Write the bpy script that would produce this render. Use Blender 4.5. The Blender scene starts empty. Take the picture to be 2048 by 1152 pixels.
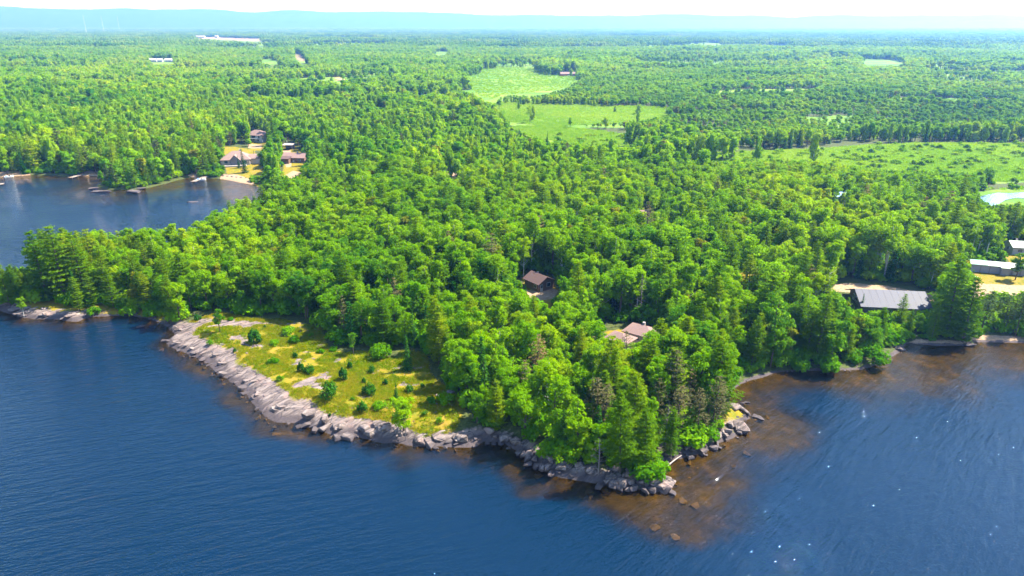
import bpy, bmesh, math, random
import numpy as np
from mathutils import Vector, Matrix, Euler

R = math.radians
scene = bpy.context.scene
COL = scene.collection

# ------------------------------------------------------------------ camera, sky, sun, exposure
CAM_H = 75.0                     # drone height over the lake, metres
PITCH = R(21.07)
FPX = 24.0 / 36.0 * 2048.0       # focal length in photo pixels
cam_data = bpy.data.cameras.new('camera')
cam_data.sensor_width = 36.0
cam_data.lens = 24.0
cam_data.clip_start = 1.0
cam_data.clip_end = 60000.0
camera = bpy.data.objects.new('camera', cam_data)
camera.location = (0, 0, CAM_H)
camera.rotation_euler = (R(90) - PITCH, 0, 0)
COL.objects.link(camera)
scene.camera = camera

SUN_AZ, SUN_EL = R(68), R(53)    # clockwise from the view direction, above the horizon
world = bpy.data.worlds.new('World')
scene.world = world
world.use_nodes = True
wn = world.node_tree
wn.nodes.clear()
sky = wn.nodes.new('ShaderNodeTexSky')
sky.sky_type = 'NISHITA'
sky.sun_disc = False
sky.sun_elevation = SUN_EL
sky.sun_rotation = SUN_AZ
sky.altitude = 300
sky.air_density = 1.0
sky.dust_density = 0.4
sky.ozone_density = 2.5
bg = wn.nodes.new('ShaderNodeBackground')
bg.inputs['Strength'].default_value = 0.12
wo = wn.nodes.new('ShaderNodeOutputWorld')
wn.links.new(sky.outputs[0], bg.inputs[0])
wn.links.new(bg.outputs[0], wo.inputs[0])

sun_data = bpy.data.lights.new('sun', 'SUN')
sun_data.energy = 5.0
sun_data.angle = R(0.53)
sun_data.color = (1.0, 0.955, 0.88)
sun = bpy.data.objects.new('sun', sun_data)
sdir = Vector((math.sin(SUN_AZ) * math.cos(SUN_EL), math.cos(SUN_AZ) * math.cos(SUN_EL), math.sin(SUN_EL)))
sun.rotation_euler = sdir.to_track_quat('Z', 'Y').to_euler()
sun.location = sdir * 500
COL.objects.link(sun)

scene.view_settings.view_transform = 'Standard'
scene.view_settings.look = 'None'
scene.view_settings.gamma = 1.0
scene.view_settings.use_curve_mapping = False
scene.view_settings.exposure = 2.1
scene.render.engine = 'CYCLES'
cy = scene.cycles
cy.use_denoising = True
cy.max_bounces = 6
cy.diffuse_bounces = 4
cy.glossy_bounces = 2
cy.transmission_bounces = 3
cy.transparent_max_bounces = 6
cy.volume_bounces = 0
cy.caustics_reflective = False
cy.caustics_refractive = False
cy.sample_clamp_indirect = 4.0
cy.use_adaptive_sampling = True
cy.adaptive_threshold = 0.015

rng = np.random.default_rng(7)
random.seed(7)

# ------------------------------------------------------------------ geometry of the view and noise
CP, SP = math.cos(PITCH), math.sin(PITCH)

def ray(px, py):
    a = (px - 1024.0) / FPX
    b = (576.0 - py) / FPX
    return np.array((a, CP + b * SP, -SP + b * CP))

def flat(px, py, z=0.0):
    """point of the horizontal plane at height z seen at a photo pixel"""
    d = ray(px, py)
    t = (z - CAM_H) / d[2]
    return d[0] * t, d[1] * t

def project(x, y, z):
    zc = z - CAM_H
    dep = y * CP - zc * SP
    up = y * SP + zc * CP
    dep = np.maximum(dep, 1e-3)
    return 1024.0 + FPX * x / dep, 576.0 - FPX * up / dep

def _hash(ix, iy, seed):
    h = (ix.astype(np.int64) * 374761393 + iy.astype(np.int64) * 668265263 + seed * 974634777) & 0xFFFFFFFF
    h = ((h ^ (h >> 13)) * 1274126177) & 0xFFFFFFFF
    return ((h ^ (h >> 16)) & 0xFFFF) / 65535.0

def vnoise(x, y, seed=0):
    ix = np.floor(x); iy = np.floor(y)
    fx = x - ix; fy = y - iy
    fx = fx * fx * (3 - 2 * fx); fy = fy * fy * (3 - 2 * fy)
    a = _hash(ix, iy, seed); b = _hash(ix + 1, iy, seed)
    c = _hash(ix, iy + 1, seed); d = _hash(ix + 1, iy + 1, seed)
    return (a * (1 - fx) + b * fx) * (1 - fy) + (c * (1 - fx) + d * fx) * fy

def fbm(x, y, seed=0, octaves=4):
    s = 0.0; w = 0.5; t = 0.0
    for k in range(octaves):
        s = s + w * vnoise(x, y, seed + 17 * k)
        t += w; w *= 0.5
        x, y = x * 2.03 + 11.3, y * 2.03 - 7.1
    return s / t

def sstep(a, b, v):
    t = np.clip((v - a) / (b - a), 0, 1)
    return t * t * (3 - 2 * t)

def pip(poly, x, y):
    """inside a polygon, even-odd"""
    x = np.asarray(x, float); y = np.asarray(y, float)
    ins = np.zeros(x.shape, bool)
    n = len(poly)
    for i in range(n):
        x0, y0 = poly[i]; x1, y1 = poly[(i + 1) % n]
        if y0 == y1:
            continue
        c = ((y0 > y) != (y1 > y)) & (x < (x1 - x0) * (y - y0) / (y1 - y0) + x0)
        ins ^= c
    return ins

def pdist(poly, x, y, closed=True):
    d2 = np.full(np.shape(x), 1e18)
    n = len(poly)
    for i in range(n if closed else n - 1):
        x0, y0 = poly[i]; x1, y1 = poly[(i + 1) % n]
        dx, dy = x1 - x0, y1 - y0
        L = dx * dx + dy * dy + 1e-12
        t = np.clip(((x - x0) * dx + (y - y0) * dy) / L, 0, 1)
        d2 = np.minimum(d2, (x - x0 - t * dx) ** 2 + (y - y0 - t * dy) ** 2)
    return np.sqrt(d2)

# ------------------------------------------------------------------ shoreline (traced at the water level)
FAR_SHORE = [(-2500, 356), (-300, 357), (0, 354), (62, 350), (137, 352), (178, 352), (222, 352), (205, 362), (191, 373), (215, 379), (262, 380),
             (290, 377), (325, 369), (376, 355), (437, 357), (506, 369), (540, 382), (556, 405), (535, 438), (470, 458),
             (385, 498), (290, 508), (180, 520), (80, 538), (20, 560), (-70, 578), (-120, 600)]
SOUTH_SHORE = [(-95, 618), (-40, 617), (0, 620), (34, 635), (85, 638), (154, 643), (178, 634), (262, 631), (300, 640), (328, 650), (352, 670),
               (334, 684), (351, 699), (385, 711), (413, 727), (437, 753), (478, 775), (505, 808), (525, 832), (549, 845),
               (594, 848), (618, 856), (642, 861), (669, 873), (724, 878), (758, 885), (792, 886), (819, 893), (860, 893),
               (898, 895), (948, 896), (968, 884), (1000, 886), (1037, 904), (1061, 923), (1085, 942), (1119, 956), (1160, 962),
               (1208, 970), (1228, 975), (1272, 978), (1310, 983), (1350, 987), (1333, 955), (1313, 928), (1354, 916), (1406, 905),
               (1447, 883), (1488, 864), (1481, 843), (1502, 838), (1478, 812), (1452, 806), (1464, 779), (1498, 762), (1549, 747),
               (1600, 742), (1655, 742), (1724, 739), (1768, 725), (1802, 700), (1818, 688), (1861, 690), (1929, 692), (1953, 684),
               (2048, 686), (2300, 700), (5200, 760)]
SHORE = [flat(*p) for p in FAR_SHORE + SOUTH_SHORE]
LAND = SHORE + [(20000, SHORE[-1][1]), (20000, 22000), (-20000, 22000), (-20000, SHORE[0][1])]

def shore_distance(x, y):
    d = pdist(LAND, x, y)
    return np.where(pip(LAND, x, y), d, -d)

ROCK_LINE = [flat(*p) for p in [(334, 684), (385, 711), (437, 753), (505, 808), (549, 845), (642, 861), (758, 885), (898, 895), (940, 893)]]
TIP_LINE = [flat(*p) for p in [(-80, 617), (-30, 617), (34, 635), (154, 643)]]
POINT_LINE = [flat(*p) for p in [(1037, 904), (1119, 956), (1208, 970), (1350, 987), (1313, 928), (1406, 905), (1488, 860)]]
REEFS = [(165, 690, 9, 4.5, 2.6), (120, 662, 8, 3, 1.8), (380, 735, 7, 4, 1.4), (470, 800, 6, 3, 1.6), (560, 866, 10, 2.5, 1.6), (800, 945, 4, 3, 2.3), (1040, 990, 3, 2, 2.0),
         (1000, 935, 12, 6, 1.2), (1230, 1010, 14, 6, 1.6), (1400, 985, 10, 5, 1.9), (1460, 965, 4, 3, 1.8), (1550, 880, 5, 4, 2.1), (1590, 850, 12, 7, 1.4), (1680, 765, 16, 4, 1.0),
         (1990, 712, 16, 5, 1.3), (1370, 1075, 5, 4, 1.6), (1900, 1015, 4, 3, 1.0)]
REEFS = [(flat(a, b), c, d, e) for a, b, c, d, e in REEFS]

def height(x, y, sd=None):
    x = np.asarray(x, float); y = np.asarray(y, float)
    if sd is None:
        sd = shore_distance(x, y)
    near = np.exp(-np.abs(sd) / 30.0)
    sd = sd + ((fbm(x * .16, y * .16, 3) - .5) * 3.2 + (fbm(x * .7, y * .7, 5, 3) - .5) * 1.1) * near * (1 - np.exp(-(np.abs(sd) + .4) / 1.2))
    rk = np.exp(-(pdist(ROCK_LINE, x, y, False) / 16) ** 2) + .8 * np.exp(-(pdist(TIP_LINE, x, y, False) / 8) ** 2) \
        + .45 * np.exp(-(pdist(POINT_LINE, x, y, False) / 12) ** 2)
    rk = np.clip(rk, 0, 1)
    s = np.maximum(sd, 0)
    land = (rk * 2.0 + .25) * (1 - np.exp(-s / (1.2 + 2.6 * rk))) + 3.2 * (1 - np.exp(-s / 45.0)) \
        + (fbm(x * .03, y * .03, 9) - .5) * 1.6 * (1 - np.exp(-s / 25.0))
    # bedrock relief: ribs that run along the foliation, then small breaks
    u = x * .80 + y * .60; v = -x * .60 + y * .80
    ribs = np.abs(fbm(u * .16, v * .75, 21, 4) - .5) * 2
    steps = np.floor(fbm(u * .3, v * .55, 33, 3) * 7) / 7
    land = land + rk * (1 - np.exp(-s / 1.5)) * np.exp(-s / 14) * ((ribs - .35) * 1.2 + (steps - .5) * 1.1 + (fbm(x * 1.1, y * 1.1, 44, 3) - .5) * .35)
    land = np.maximum(land, .06 * np.minimum(s, 1))
    d = np.maximum(-sd, 0)
    right = sstep(-15, 35, x + (fbm(x * .05, y * .05, 63, 3) - .5) * 40) * sstep(45, 105, y + (fbm(x * .05, y * .05, 64, 3) - .5) * 40)
    bay = sstep(250, 300, y)
    k = .55 - .33 * right - .11 * sstep(55, 105, x) * sstep(90, 120, y) - .46 * bay
    dep = .25 * (1 - np.exp(-d / 1.2)) + k * d + (fbm(x * .09, y * .09, 60) - .5) * np.minimum(d * .28, 3.4)
    for (cx, cy_), a, b, hgt in REEFS:
        q = ((x - cx) / a) ** 2 + ((y - cy_) / b) ** 2
        q = q * (.6 + .9 * fbm(x * .25, y * .25, 71, 3))
        dep = dep - hgt * np.exp(-q) * sstep(.3, 2.5, dep)
    dep = np.clip(dep, .03, 8)
    far = sstep(420, 900, y)
    land = land + far * (4.0 + 2.5 * (fbm(x * .002, y * .002, 90) - .5)) * sstep(0, 60, s)
    return np.where(sd > 0, land, -dep)

def gpoly(pts, z=4.0):
    return [flat(a, b, z) for a, b in pts]

# ------------------------------------------------------------------ clearings, fields, water seen between trees (photo pixels)
P_MEADOW = [(338, 676), (372, 632), (440, 612), (500, 627), (560, 629), (640, 642), (652, 680), (690, 692), (745, 690), (790, 706), (800, 690),
            (850, 692), (862, 740), (900, 765), (932, 800), (905, 850), (935, 888), (900, 900), (800, 900), (660, 880), (540, 850), (430, 760)]
P_BAY = [(-80, 354), (62, 352), (178, 355), (215, 357), (195, 374), (240, 386), (290, 384), (330, 371), (376, 358), (437, 360), (508, 371),
         (470, 392), (405, 403), (385, 426), (330, 430), (290, 434), (180, 444), (165, 458), (130, 456), (80, 458), (58, 482), (52, 530), (22, 530), (0, 535), (-80, 540)]
CLEAR = {
    'meadow': P_MEADOW,
    'bay': P_BAY,
    'tip': [(-60, 612), (10, 606), (60, 604), (120, 600), (165, 616), (230, 612), (272, 622), (262, 634), (180, 638), (158, 646), (80, 642), (0, 630), (-60, 625)],
    'brink': [(1452, 806), (1482, 800), (1505, 835), (1490, 866), (1440, 868), (1448, 835)],
    'cabin': [(1046, 548), (1075, 541), (1106, 553), (1120, 573), (1112, 590), (1098, 606), (1072, 600), (1062, 584), (1050, 566)],
    'pink': [(1264, 650), (1284, 647), (1297, 656), (1292, 670), (1274, 667)],
    'pinkleft': [(1232, 668), (1256, 661), (1252, 674), (1236, 680)],
    'pinklawn': [(1206, 650), (1246, 643), (1262, 650), (1226, 660)],
    'pinkpath': [(1178, 662), (1192, 655), (1194, 662), (1180, 676)],
    'grey': [(1662, 562), (1700, 556), (1800, 566), (1868, 578), (1872, 600), (1842, 622), (1800, 616), (1735, 614), (1708, 606), (1688, 584), (1664, 576)],
    'white': [(1942, 522), (2032, 530), (2120, 545), (2120, 578), (1960, 584), (1942, 560)],
    'cottage': [(2016, 478), (2120, 474), (2120, 540), (2030, 528), (2012, 505)],
    'pond': [(1952, 374), (2000, 368), (2120, 362), (2120, 400), (2040, 404), (1992, 408), (1962, 398)],
    'fieldA': [(926, 156), (960, 140), (1000, 135), (1060, 139), (1110, 151), (1160, 158), (1146, 176), (1110, 184), (1060, 190), (1000, 194), (985, 202), (958, 196), (940, 178)],
    'wetB': [(986, 208), (1060, 206), (1180, 213), (1330, 214), (1336, 236), (1262, 244), (1190, 246), (1120, 250), (1060, 246), (1000, 240)],
    'wetC': [(1000, 252), (1080, 248), (1180, 256), (1290, 270), (1272, 286), (1200, 284), (1130, 282), (1060, 268)],
    'marshD': [(1350, 312), (1345, 304), (1430, 302), (1520, 298), (1640, 294), (1740, 286), (1860, 283), (2120, 284), (2120, 350), (2000, 356), (1900, 340), (1760, 336), (1640, 322), (1540, 318), (1440, 322)],
    'fieldE': [(865, 105), (878, 102), (895, 102), (898, 106), (890, 110), (872, 112)],
    'fieldF': [(1720, 122), (1770, 120), (1814, 126), (1800, 133), (1728, 130)],
    'fieldG': [(1846, 130), (1880, 128), (1948, 133), (1944, 139), (1860, 137)],
    'fieldH': [(1856, 152), (1900, 150), (1990, 156), (1984, 160), (1880, 159)],
    'fieldJ': [(508, 120), (545, 118), (562, 127), (540, 131)],
    'fieldI': [(1270, 112), (1400, 104), (1590, 108), (1600, 128), (1440, 134), (1300, 130)],
    'road1': [(663, 152), (672, 155), (690, 168), (676, 169)],
    'road2': [(587, 106), (600, 108), (618, 126), (602, 129), (592, 120)],
    'road3': [(676, 344), (690, 346), (697, 366), (688, 368)],
    'pad4': [(884, 338), (905, 336), (922, 346), (912, 354), (890, 350)],
    'farroad': [(380, 73), (430, 75), (520, 78), (535, 84), (515, 85), (400, 79)],
    'camp5': [(748, 204), (772, 206), (770, 212), (750, 211)],
    'house1': [(446, 290), (470, 290), (508, 296), (514, 318), (528, 330), (524, 348), (502, 368), (436, 360), (452, 346), (450, 320)],
    'house2': [(500, 260), (534, 264), (534, 280), (526, 298), (500, 296)],
    'house3': [(564, 286), (586, 284), (604, 302), (612, 304), (612, 322), (598, 334), (605, 345), (580, 352), (556, 350), (566, 330)],
    'cut5': [(1268, 426), (1298, 426), (1300, 438), (1272, 440)],
    'cut6': [(1668, 388), (1700, 388), (1702, 402), (1672, 402)],
    'glade7': [(1474, 532), (1520, 528), (1524, 552), (1480, 560)],
    'hutfar': [(300, 118), (345, 118), (348, 127), (304, 128)],
    'barn': [(1118, 145), (1152, 145), (1152, 154), (1120, 154)],
}
SHRUB = [(1345, 225), (1420, 192), (1700, 212), (2120, 232), (2120, 282), (1860, 281), (1640, 290), (1420, 300), (1345, 290)]
SPARSE = {'fieldI': .72, 'wetC': .985, 'wetB': .99, 'fieldG': .9, 'fieldH': .85}
GRASSY = ['meadow', 'cabin', 'pink', 'pinklawn', 'pinkleft', 'cottage', 'house1', 'house2', 'house3', 'glade7']
FIELDS = ['fieldA', 'wetB', 'wetC', 'marshD', 'fieldE', 'fieldF', 'fieldG', 'fieldH', 'fieldJ', 'fieldI', 'pond']
SANDY = {
    'a': [(1052, 578), (1075, 578), (1100, 572), (1118, 576), (1108, 592), (1080, 597), (1060, 594)],
    'b': [(1662, 564), (1700, 560), (1780, 566), (1860, 578), (1960, 574), (2120, 566), (2120, 580), (1960, 586), (1880, 592), (1860, 606), (1842, 616), (1835, 600), (1760, 580), (1664, 576)],
    'c': [(1942, 560), (1990, 562), (2120, 566), (2120, 580), (1945, 582)],
    'd': [(436, 358), (446, 348), (475, 350), (498, 357), (512, 370), (470, 362)],
    'e': [(566, 300), (580, 297), (584, 312), (582, 330), (572, 330), (566, 316)],
    'f': [(663, 152), (672, 155), (690, 168), (676, 169)],
    'g': [(587, 106), (600, 108), (618, 126), (602, 129), (592, 120)],
    'h': [(676, 344), (690, 346), (697, 366), (688, 368)],
    'i': [(884, 338), (905, 336), (922, 346), (912, 354), (890, 350)],
    'j': [(380, 73), (430, 75), (520, 78), (535, 84), (515, 85), (400, 79)],
    'k': [(748, 204), (772, 206), (770, 212), (750, 211)],
    'l': [(-60, 346), (40, 343), (60, 346), (62, 352), (-60, 356)],
    'm': [(150, 350), (175, 342), (222, 345), (226, 353), (170, 354)],
    'n': [(376, 350), (400, 340), (415, 346), (395, 357)],
    'o': [(1178, 662), (1192, 655), (1194, 662), (1180, 676)],
    'p': [(496, 286), (524, 288), (524, 296), (496, 295)],
    'q': [(1268, 430), (1298, 430), (1300, 438), (1272, 440)],
    'r': [(1795, 690), (1830, 676), (1940, 680), (1955, 668), (2120, 674), (2120, 690), (1950, 690), (1860, 694)],
    's': [(1450, 780), (1490, 756), (1560, 738), (1660, 734), (1720, 732), (1720, 742), (1600, 746), (1500, 766)],
    't': [(560, 348), (585, 336), (604, 340), (590, 352)],
}

# ------------------------------------------------------------------ material helpers
def new_mat(name):
    m = bpy.data.materials.new(name)
    m.use_nodes = True
    m.node_tree.nodes.clear()
    return m, m.node_tree

def nd(t, typ, **kw):
    n = t.nodes.new(typ)
    for k, v in kw.items():
        setattr(n, k, v)
    return n

def lk(t, a, b):
    t.links.new(a, b)

def noise(t, vec, scale, detail=4, rough=.55, dist=0.0):
    n = nd(t, 'ShaderNodeTexNoise')
    n.inputs['Scale'].default_value = scale
    n.inputs['Detail'].default_value = detail
    n.inputs['Roughness'].default_value = rough
    n.inputs['Distortion'].default_value = dist
    if vec is not None:
        lk(t, vec, n.inputs['Vector'])
    return n.outputs['Fac']

def ramp(t, fac, stops, interp='LINEAR'):
    r = nd(t, 'ShaderNodeValToRGB')
    r.color_ramp.interpolation = interp
    e = r.color_ramp.elements
    while len(e) > 1:
        e.remove(e[-1])
    for i, (p, c) in enumerate(stops):
        el = e[0] if i == 0 else e.new(p)
        el.position = p
        el.color = (c[0], c[1], c[2], 1) if isinstance(c, tuple) else (c, c, c, 1)
    lk(t, fac, r.inputs['Fac'])
    return r.outputs['Color']

def mixc(t, fac, a, b, mode='MIX'):
    m = nd(t, 'ShaderNodeMix', data_type='RGBA', blend_type=mode)
    for sock, v in ((m.inputs[0], fac), (m.inputs[6], a), (m.inputs[7], b)):
        if hasattr(v, 'links'):
            lk(t, v, sock)
        elif isinstance(v, (int, float)):
            sock.default_value = v if sock.type == 'VALUE' else (v, v, v, 1)
        else:
            sock.default_value = (v[0], v[1], v[2], 1)
    return m.outputs[2]

def math_(t, op, a, b=None, clamp=False):
    m = nd(t, 'ShaderNodeMath', operation=op)
    m.use_clamp = clamp
    for s, v in ((m.inputs[0], a), (m.inputs[1], b)):
        if v is None:
            continue
        if hasattr(v, 'links'):
            lk(t, v, s)
        else:
            s.default_value = v
    return m.outputs[0]

def maprange(t, v, a, b, c=0.0, d=1.0):
    m = nd(t, 'ShaderNodeMapRange')
    m.interpolation_type = 'SMOOTHSTEP'
    lk(t, v, m.inputs['Value'])
    for n_, x in (('From Min', a), ('From Max', b), ('To Min', c), ('To Max', d)):
        m.inputs[n_].default_value = x
    return m.outputs['Result']

def bump(t, hgt, dist, strength=1.0, normal=None):
    b = nd(t, 'ShaderNodeBump')
    b.inputs['Distance'].default_value = dist
    b.inputs['Strength'].default_value = strength
    lk(t, hgt, b.inputs['Height'])
    if normal is not None:
        lk(t, normal, b.inputs['Normal'])
    return b.outputs['Normal']

def principled(t, color, rough=.8, normal=None, spec=.3, metal=0.0):
    p = nd(t, 'ShaderNodeBsdfPrincipled')
    if hasattr(color, 'links'):
        lk(t, color, p.inputs['Base Color'])
    else:
        p.inputs['Base Color'].default_value = (*color, 1)
    if hasattr(rough, 'links'):
        lk(t, rough, p.inputs['Roughness'])
    else:
        p.inputs['Roughness'].default_value = rough
    p.inputs['Specular IOR Level'].default_value = spec
    p.inputs['Metallic'].default_value = metal
    if normal is not None:
        lk(t, normal, p.inputs['Normal'])
    o = nd(t, 'ShaderNodeOutputMaterial')
    lk(t, p.outputs[0], o.inputs[0])
    return p

def position(t):
    return nd(t, 'ShaderNodeNewGeometry').outputs['Position']

def mapping(t, vec, rot=(0, 0, 0), scale=(1, 1, 1)):
    m = nd(t, 'ShaderNodeMapping')
    m.inputs['Rotation'].default_value = rot
    lk(t, vec, m.inputs['Vector'])
    k = nd(t, 'ShaderNodeMapping')
    k.inputs['Scale'].default_value = scale
    lk(t, m.outputs[0], k.inputs['Vector'])
    return k.outputs[0]

def plain(name, color, rough=.7, var=.25, scale=1.5, spec=.3, metal=0.0):
    """a paint or board with a little wear"""
    m, t = new_mat(name)
    p = nd(t, 'ShaderNodeTexCoord').outputs['Object']
    n = noise(t, p, scale, 5)
    c = mixc(t, n, tuple(v * (1 - var) for v in color), tuple(min(1, v * (1 + var)) for v in color))
    principled(t, c, rough, bump(t, noise(t, p, scale * 6, 3), .01), spec, metal)
    return m

FOLI_ROT = R(37)
def granite_nodes(t):
    pos = position(t)
    fol = mapping(t, pos, (0, R(12), -FOLI_ROT), (.22, 1.5, 1.0))
    streak = noise(t, fol, 1.0, 6, .62, .4)
    blot = noise(t, pos, .45, 5, .6)
    speck = noise(t, pos, 5.0, 4, .7)
    c = ramp(t, streak, [(.29, (.026, .021, .020)), (.42, (.086, .066, .059)), (.55, (.162, .125, .110)), (.75, (.265, .215, .188))])
    c = mixc(t, maprange(t, blot, .52, .68), c, (.19, .13, .11))
    c = mixc(t, maprange(t, blot, .30, .42, .65, 0.0), c, (.055, .046, .052))
    c = mixc(t, maprange(t, speck, .58, .70, 0, .55), c, (.30, .28, .26))
    c = mixc(t, maprange(t, speck, .36, .28, 0, .6), c, (.05, .045, .05))
    sep = nd(t, 'ShaderNodeSeparateXYZ'); lk(t, pos, sep.inputs[0])
    zz = math_(t, 'ADD', sep.outputs[2], math_(t, 'MULTIPLY', blot, -.6))
    # water stain above the lake level, brown algae below it
    vo = nd(t, 'ShaderNodeTexVoronoi', feature='DISTANCE_TO_EDGE'); vo.inputs['Scale'].default_value = 1.0
    lk(t, mapping(t, pos, (0, R(10), -FOLI_ROT), (.16, .55, .5)), vo.inputs['Vector'])
    c = mixc(t, maprange(t, vo.outputs['Distance'], .035, .0, 0, .85), c, (.03, .025, .028))
    c = mixc(t, maprange(t, zz, .75, .15, 0, .85), c, (.05, .04, .042))
    c = mixc(t, maprange(t, sep.outputs[2], .05, -.25), c, (.11, .068, .022))
    return c, streak, speck

def make_rock_material():
    m, t = new_mat('granite')
    c, streak, speck = granite_nodes(t)
    n = bump(t, streak, .35, .8)
    n = bump(t, speck, .06, .6, n)
    principled(t, c, .85, n, .25)
    return m

def make_ground_material():
    m, t = new_mat('ground')
    pos = position(t)
    at = nd(t, 'ShaderNodeAttribute', attribute_name='mask')
    sp = nd(t, 'ShaderNodeSeparateColor'); lk(t, at.outputs['Color'], sp.inputs[0])
    rock, grass, sand = sp.outputs[0], sp.outputs[1], sp.outputs[2]
    field = at.outputs['Alpha']
    n1 = noise(t, pos, .35, 6, .6)
    n2 = noise(t, pos, 1.7, 5, .6)
    n3 = noise(t, pos, .06, 4, .5)
    floor = ramp(t, n2, [(.3, (.024, .034, .008)), (.6, (.06, .075, .018)), (.8, (.12, .095, .04))])
    g = ramp(t, n1, [(.25, (.055, .085, .003)), (.40, (.125, .12, .004)), (.53, (.18, .135, .006)), (.72, (.21, .125, .02))])
    g = mixc(t, maprange(t, n2, .55, .75, 0, .6), g, (.24, .15, .05))
    g = mixc(t, maprange(t, n2, .42, .28, 0, .7), g, (.05, .12, .006))
    s = ramp(t, n2, [(.3, (.20, .125, .07)), (.6, (.29, .20, .125)), (.8, (.36, .27, .19))])
    fb = ramp(t, noise(t, mapping(t, pos, (0, 0, R(8)), (.012, .03, 1)), 1.0, 6, .6),
              [(.3, (.035, .105, .008)), (.45, (.07, .155, .010)), (.58, (.125, .195, .015)), (.72, (.19, .20, .03))])
    fb = mixc(t, maprange(t, n1, .5, .75, 0, .45), fb, (.07, .17, .02))
    rc, streak, speck = granite_nodes(t)
    def edge(mask, amt=.5):
        v = math_(t, 'ADD', mask, math_(t, 'MULTIPLY', math_(t, 'SUBTRACT', n2, .5), amt))
        v = math_(t, 'ADD', v, math_(t, 'MULTIPLY', math_(t, 'SUBTRACT', n1, .5), amt))
        return maprange(t, v, .38, .62)
    c = mixc(t, edge(field, .3), floor, fb)
    c = mixc(t, edge(grass, .5), c, g)
    c = mixc(t, edge(sand, .5), c, s)
    er = edge(rock, .9)
    c = mixc(t, er, c, rc)
    sep = nd(t, 'ShaderNodeSeparateXYZ'); lk(t, pos, sep.inputs[0])
    bed = ramp(t, n1, [(.3, (.022, .015, .002)), (.55, (.052, .035, .006)), (.75, (.13, .078, .022))])
    c = mixc(t, maprange(t, sep.outputs[2], .03, -.12), c, bed)
    n = bump(t, n2, .25, .5)
    n = bump(t, streak, .3, .7, n)
    principled(t, c, .9, n, .15)
    return m

def make_water_material(name, body, shallow_depth=(.15, 3.6)):
    m, t = new_mat(name)
    pos = position(t)
    wdir = R(32)
    # wind waves with crests drawn out along the wind rows, ripples on top
    # the rows swing round as they come into the right hand cove
    sx = nd(t, 'ShaderNodeSeparateXYZ'); lk(t, pos, sx.inputs[0])
    side = maprange(t, sx.outputs[0], -30, 45)
    def rows(off, scl, det, ds):
        a_ = noise(t, mapping(t, pos, (0, 0, -R(20) + off), scl), 1.0, det, .5, ds)
        b_ = noise(t, mapping(t, pos, (0, 0, -R(46) + off), scl), 1.0, det, .5, ds)
        return math_(t, 'ADD', math_(t, 'MULTIPLY', a_, math_(t, 'SUBTRACT', 1.0, side)), math_(t, 'MULTIPLY', b_, side))
    w1 = rows(0, (.13, .70, 1), 2, .5)
    w2 = rows(R(9), (.5, 1.9, 1), 3, .3)
    w3 = noise(t, pos, 2.6, 2, .5)
    calm = noise(t, mapping(t, pos, (0, 0, R(20)), (.008, .02, 1)), 1.0, 3, .5)
    amp = maprange(t, calm, .3, .7, .6, 1.25)
    h = math_(t, 'ADD', math_(t, 'MULTIPLY', w1, .34), math_(t, 'MULTIPLY', w2, .17))
    h = math_(t, 'ADD', h, math_(t, 'MULTIPLY', w3, .125))
    h = math_(t, 'MULTIPLY', h, amp)
    nrm = bump(t, h, 1.0, 1.0)
    dep = nd(t, 'ShaderNodeAttribute', attribute_name='depth').outputs['Fac']
    dn = math_(t, 'ADD', dep, math_(t, 'MULTIPLY', math_(t, 'SUBTRACT', noise(t, pos, .25, 5), .5), .9))
    f = maprange(t, dn, shallow_depth[0], shallow_depth[1])
    tr = nd(t, 'ShaderNodeBsdfTransparent'); tr.inputs[0].default_value = (.72, .63, .30, 1)
    df = nd(t, 'ShaderNodeBsdfDiffuse')
    df.inputs[0].default_value = (*body, 1)
    lk(t, nrm, df.inputs['Normal'])
    mx = nd(t, 'ShaderNodeMixShader')
    lk(t, math_(t, 'MULTIPLY', f, .93), mx.inputs[0]); lk(t, tr.outputs[0], mx.inputs[1]); lk(t, df.outputs[0], mx.inputs[2])
    gl = nd(t, 'ShaderNodeBsdfGlossy'); gl.inputs['Roughness'].default_value = .016
    lk(t, nrm, gl.inputs['Normal'])
    fr = nd(t, 'ShaderNodeFresnel'); fr.inputs['IOR'].default_value = 1.333
    lk(t, nrm, fr.inputs['Normal'])
    m2 = nd(t, 'ShaderNodeMixShader')
    lk(t, fr.outputs[0], m2.inputs[0]); lk(t, mx.outputs[0], m2.inputs[1]); lk(t, gl.outputs[0], m2.inputs[2])
    o = nd(t, 'ShaderNodeOutputMaterial')
    lk(t, m2.outputs[0], o.inputs[0])
    return m

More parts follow.
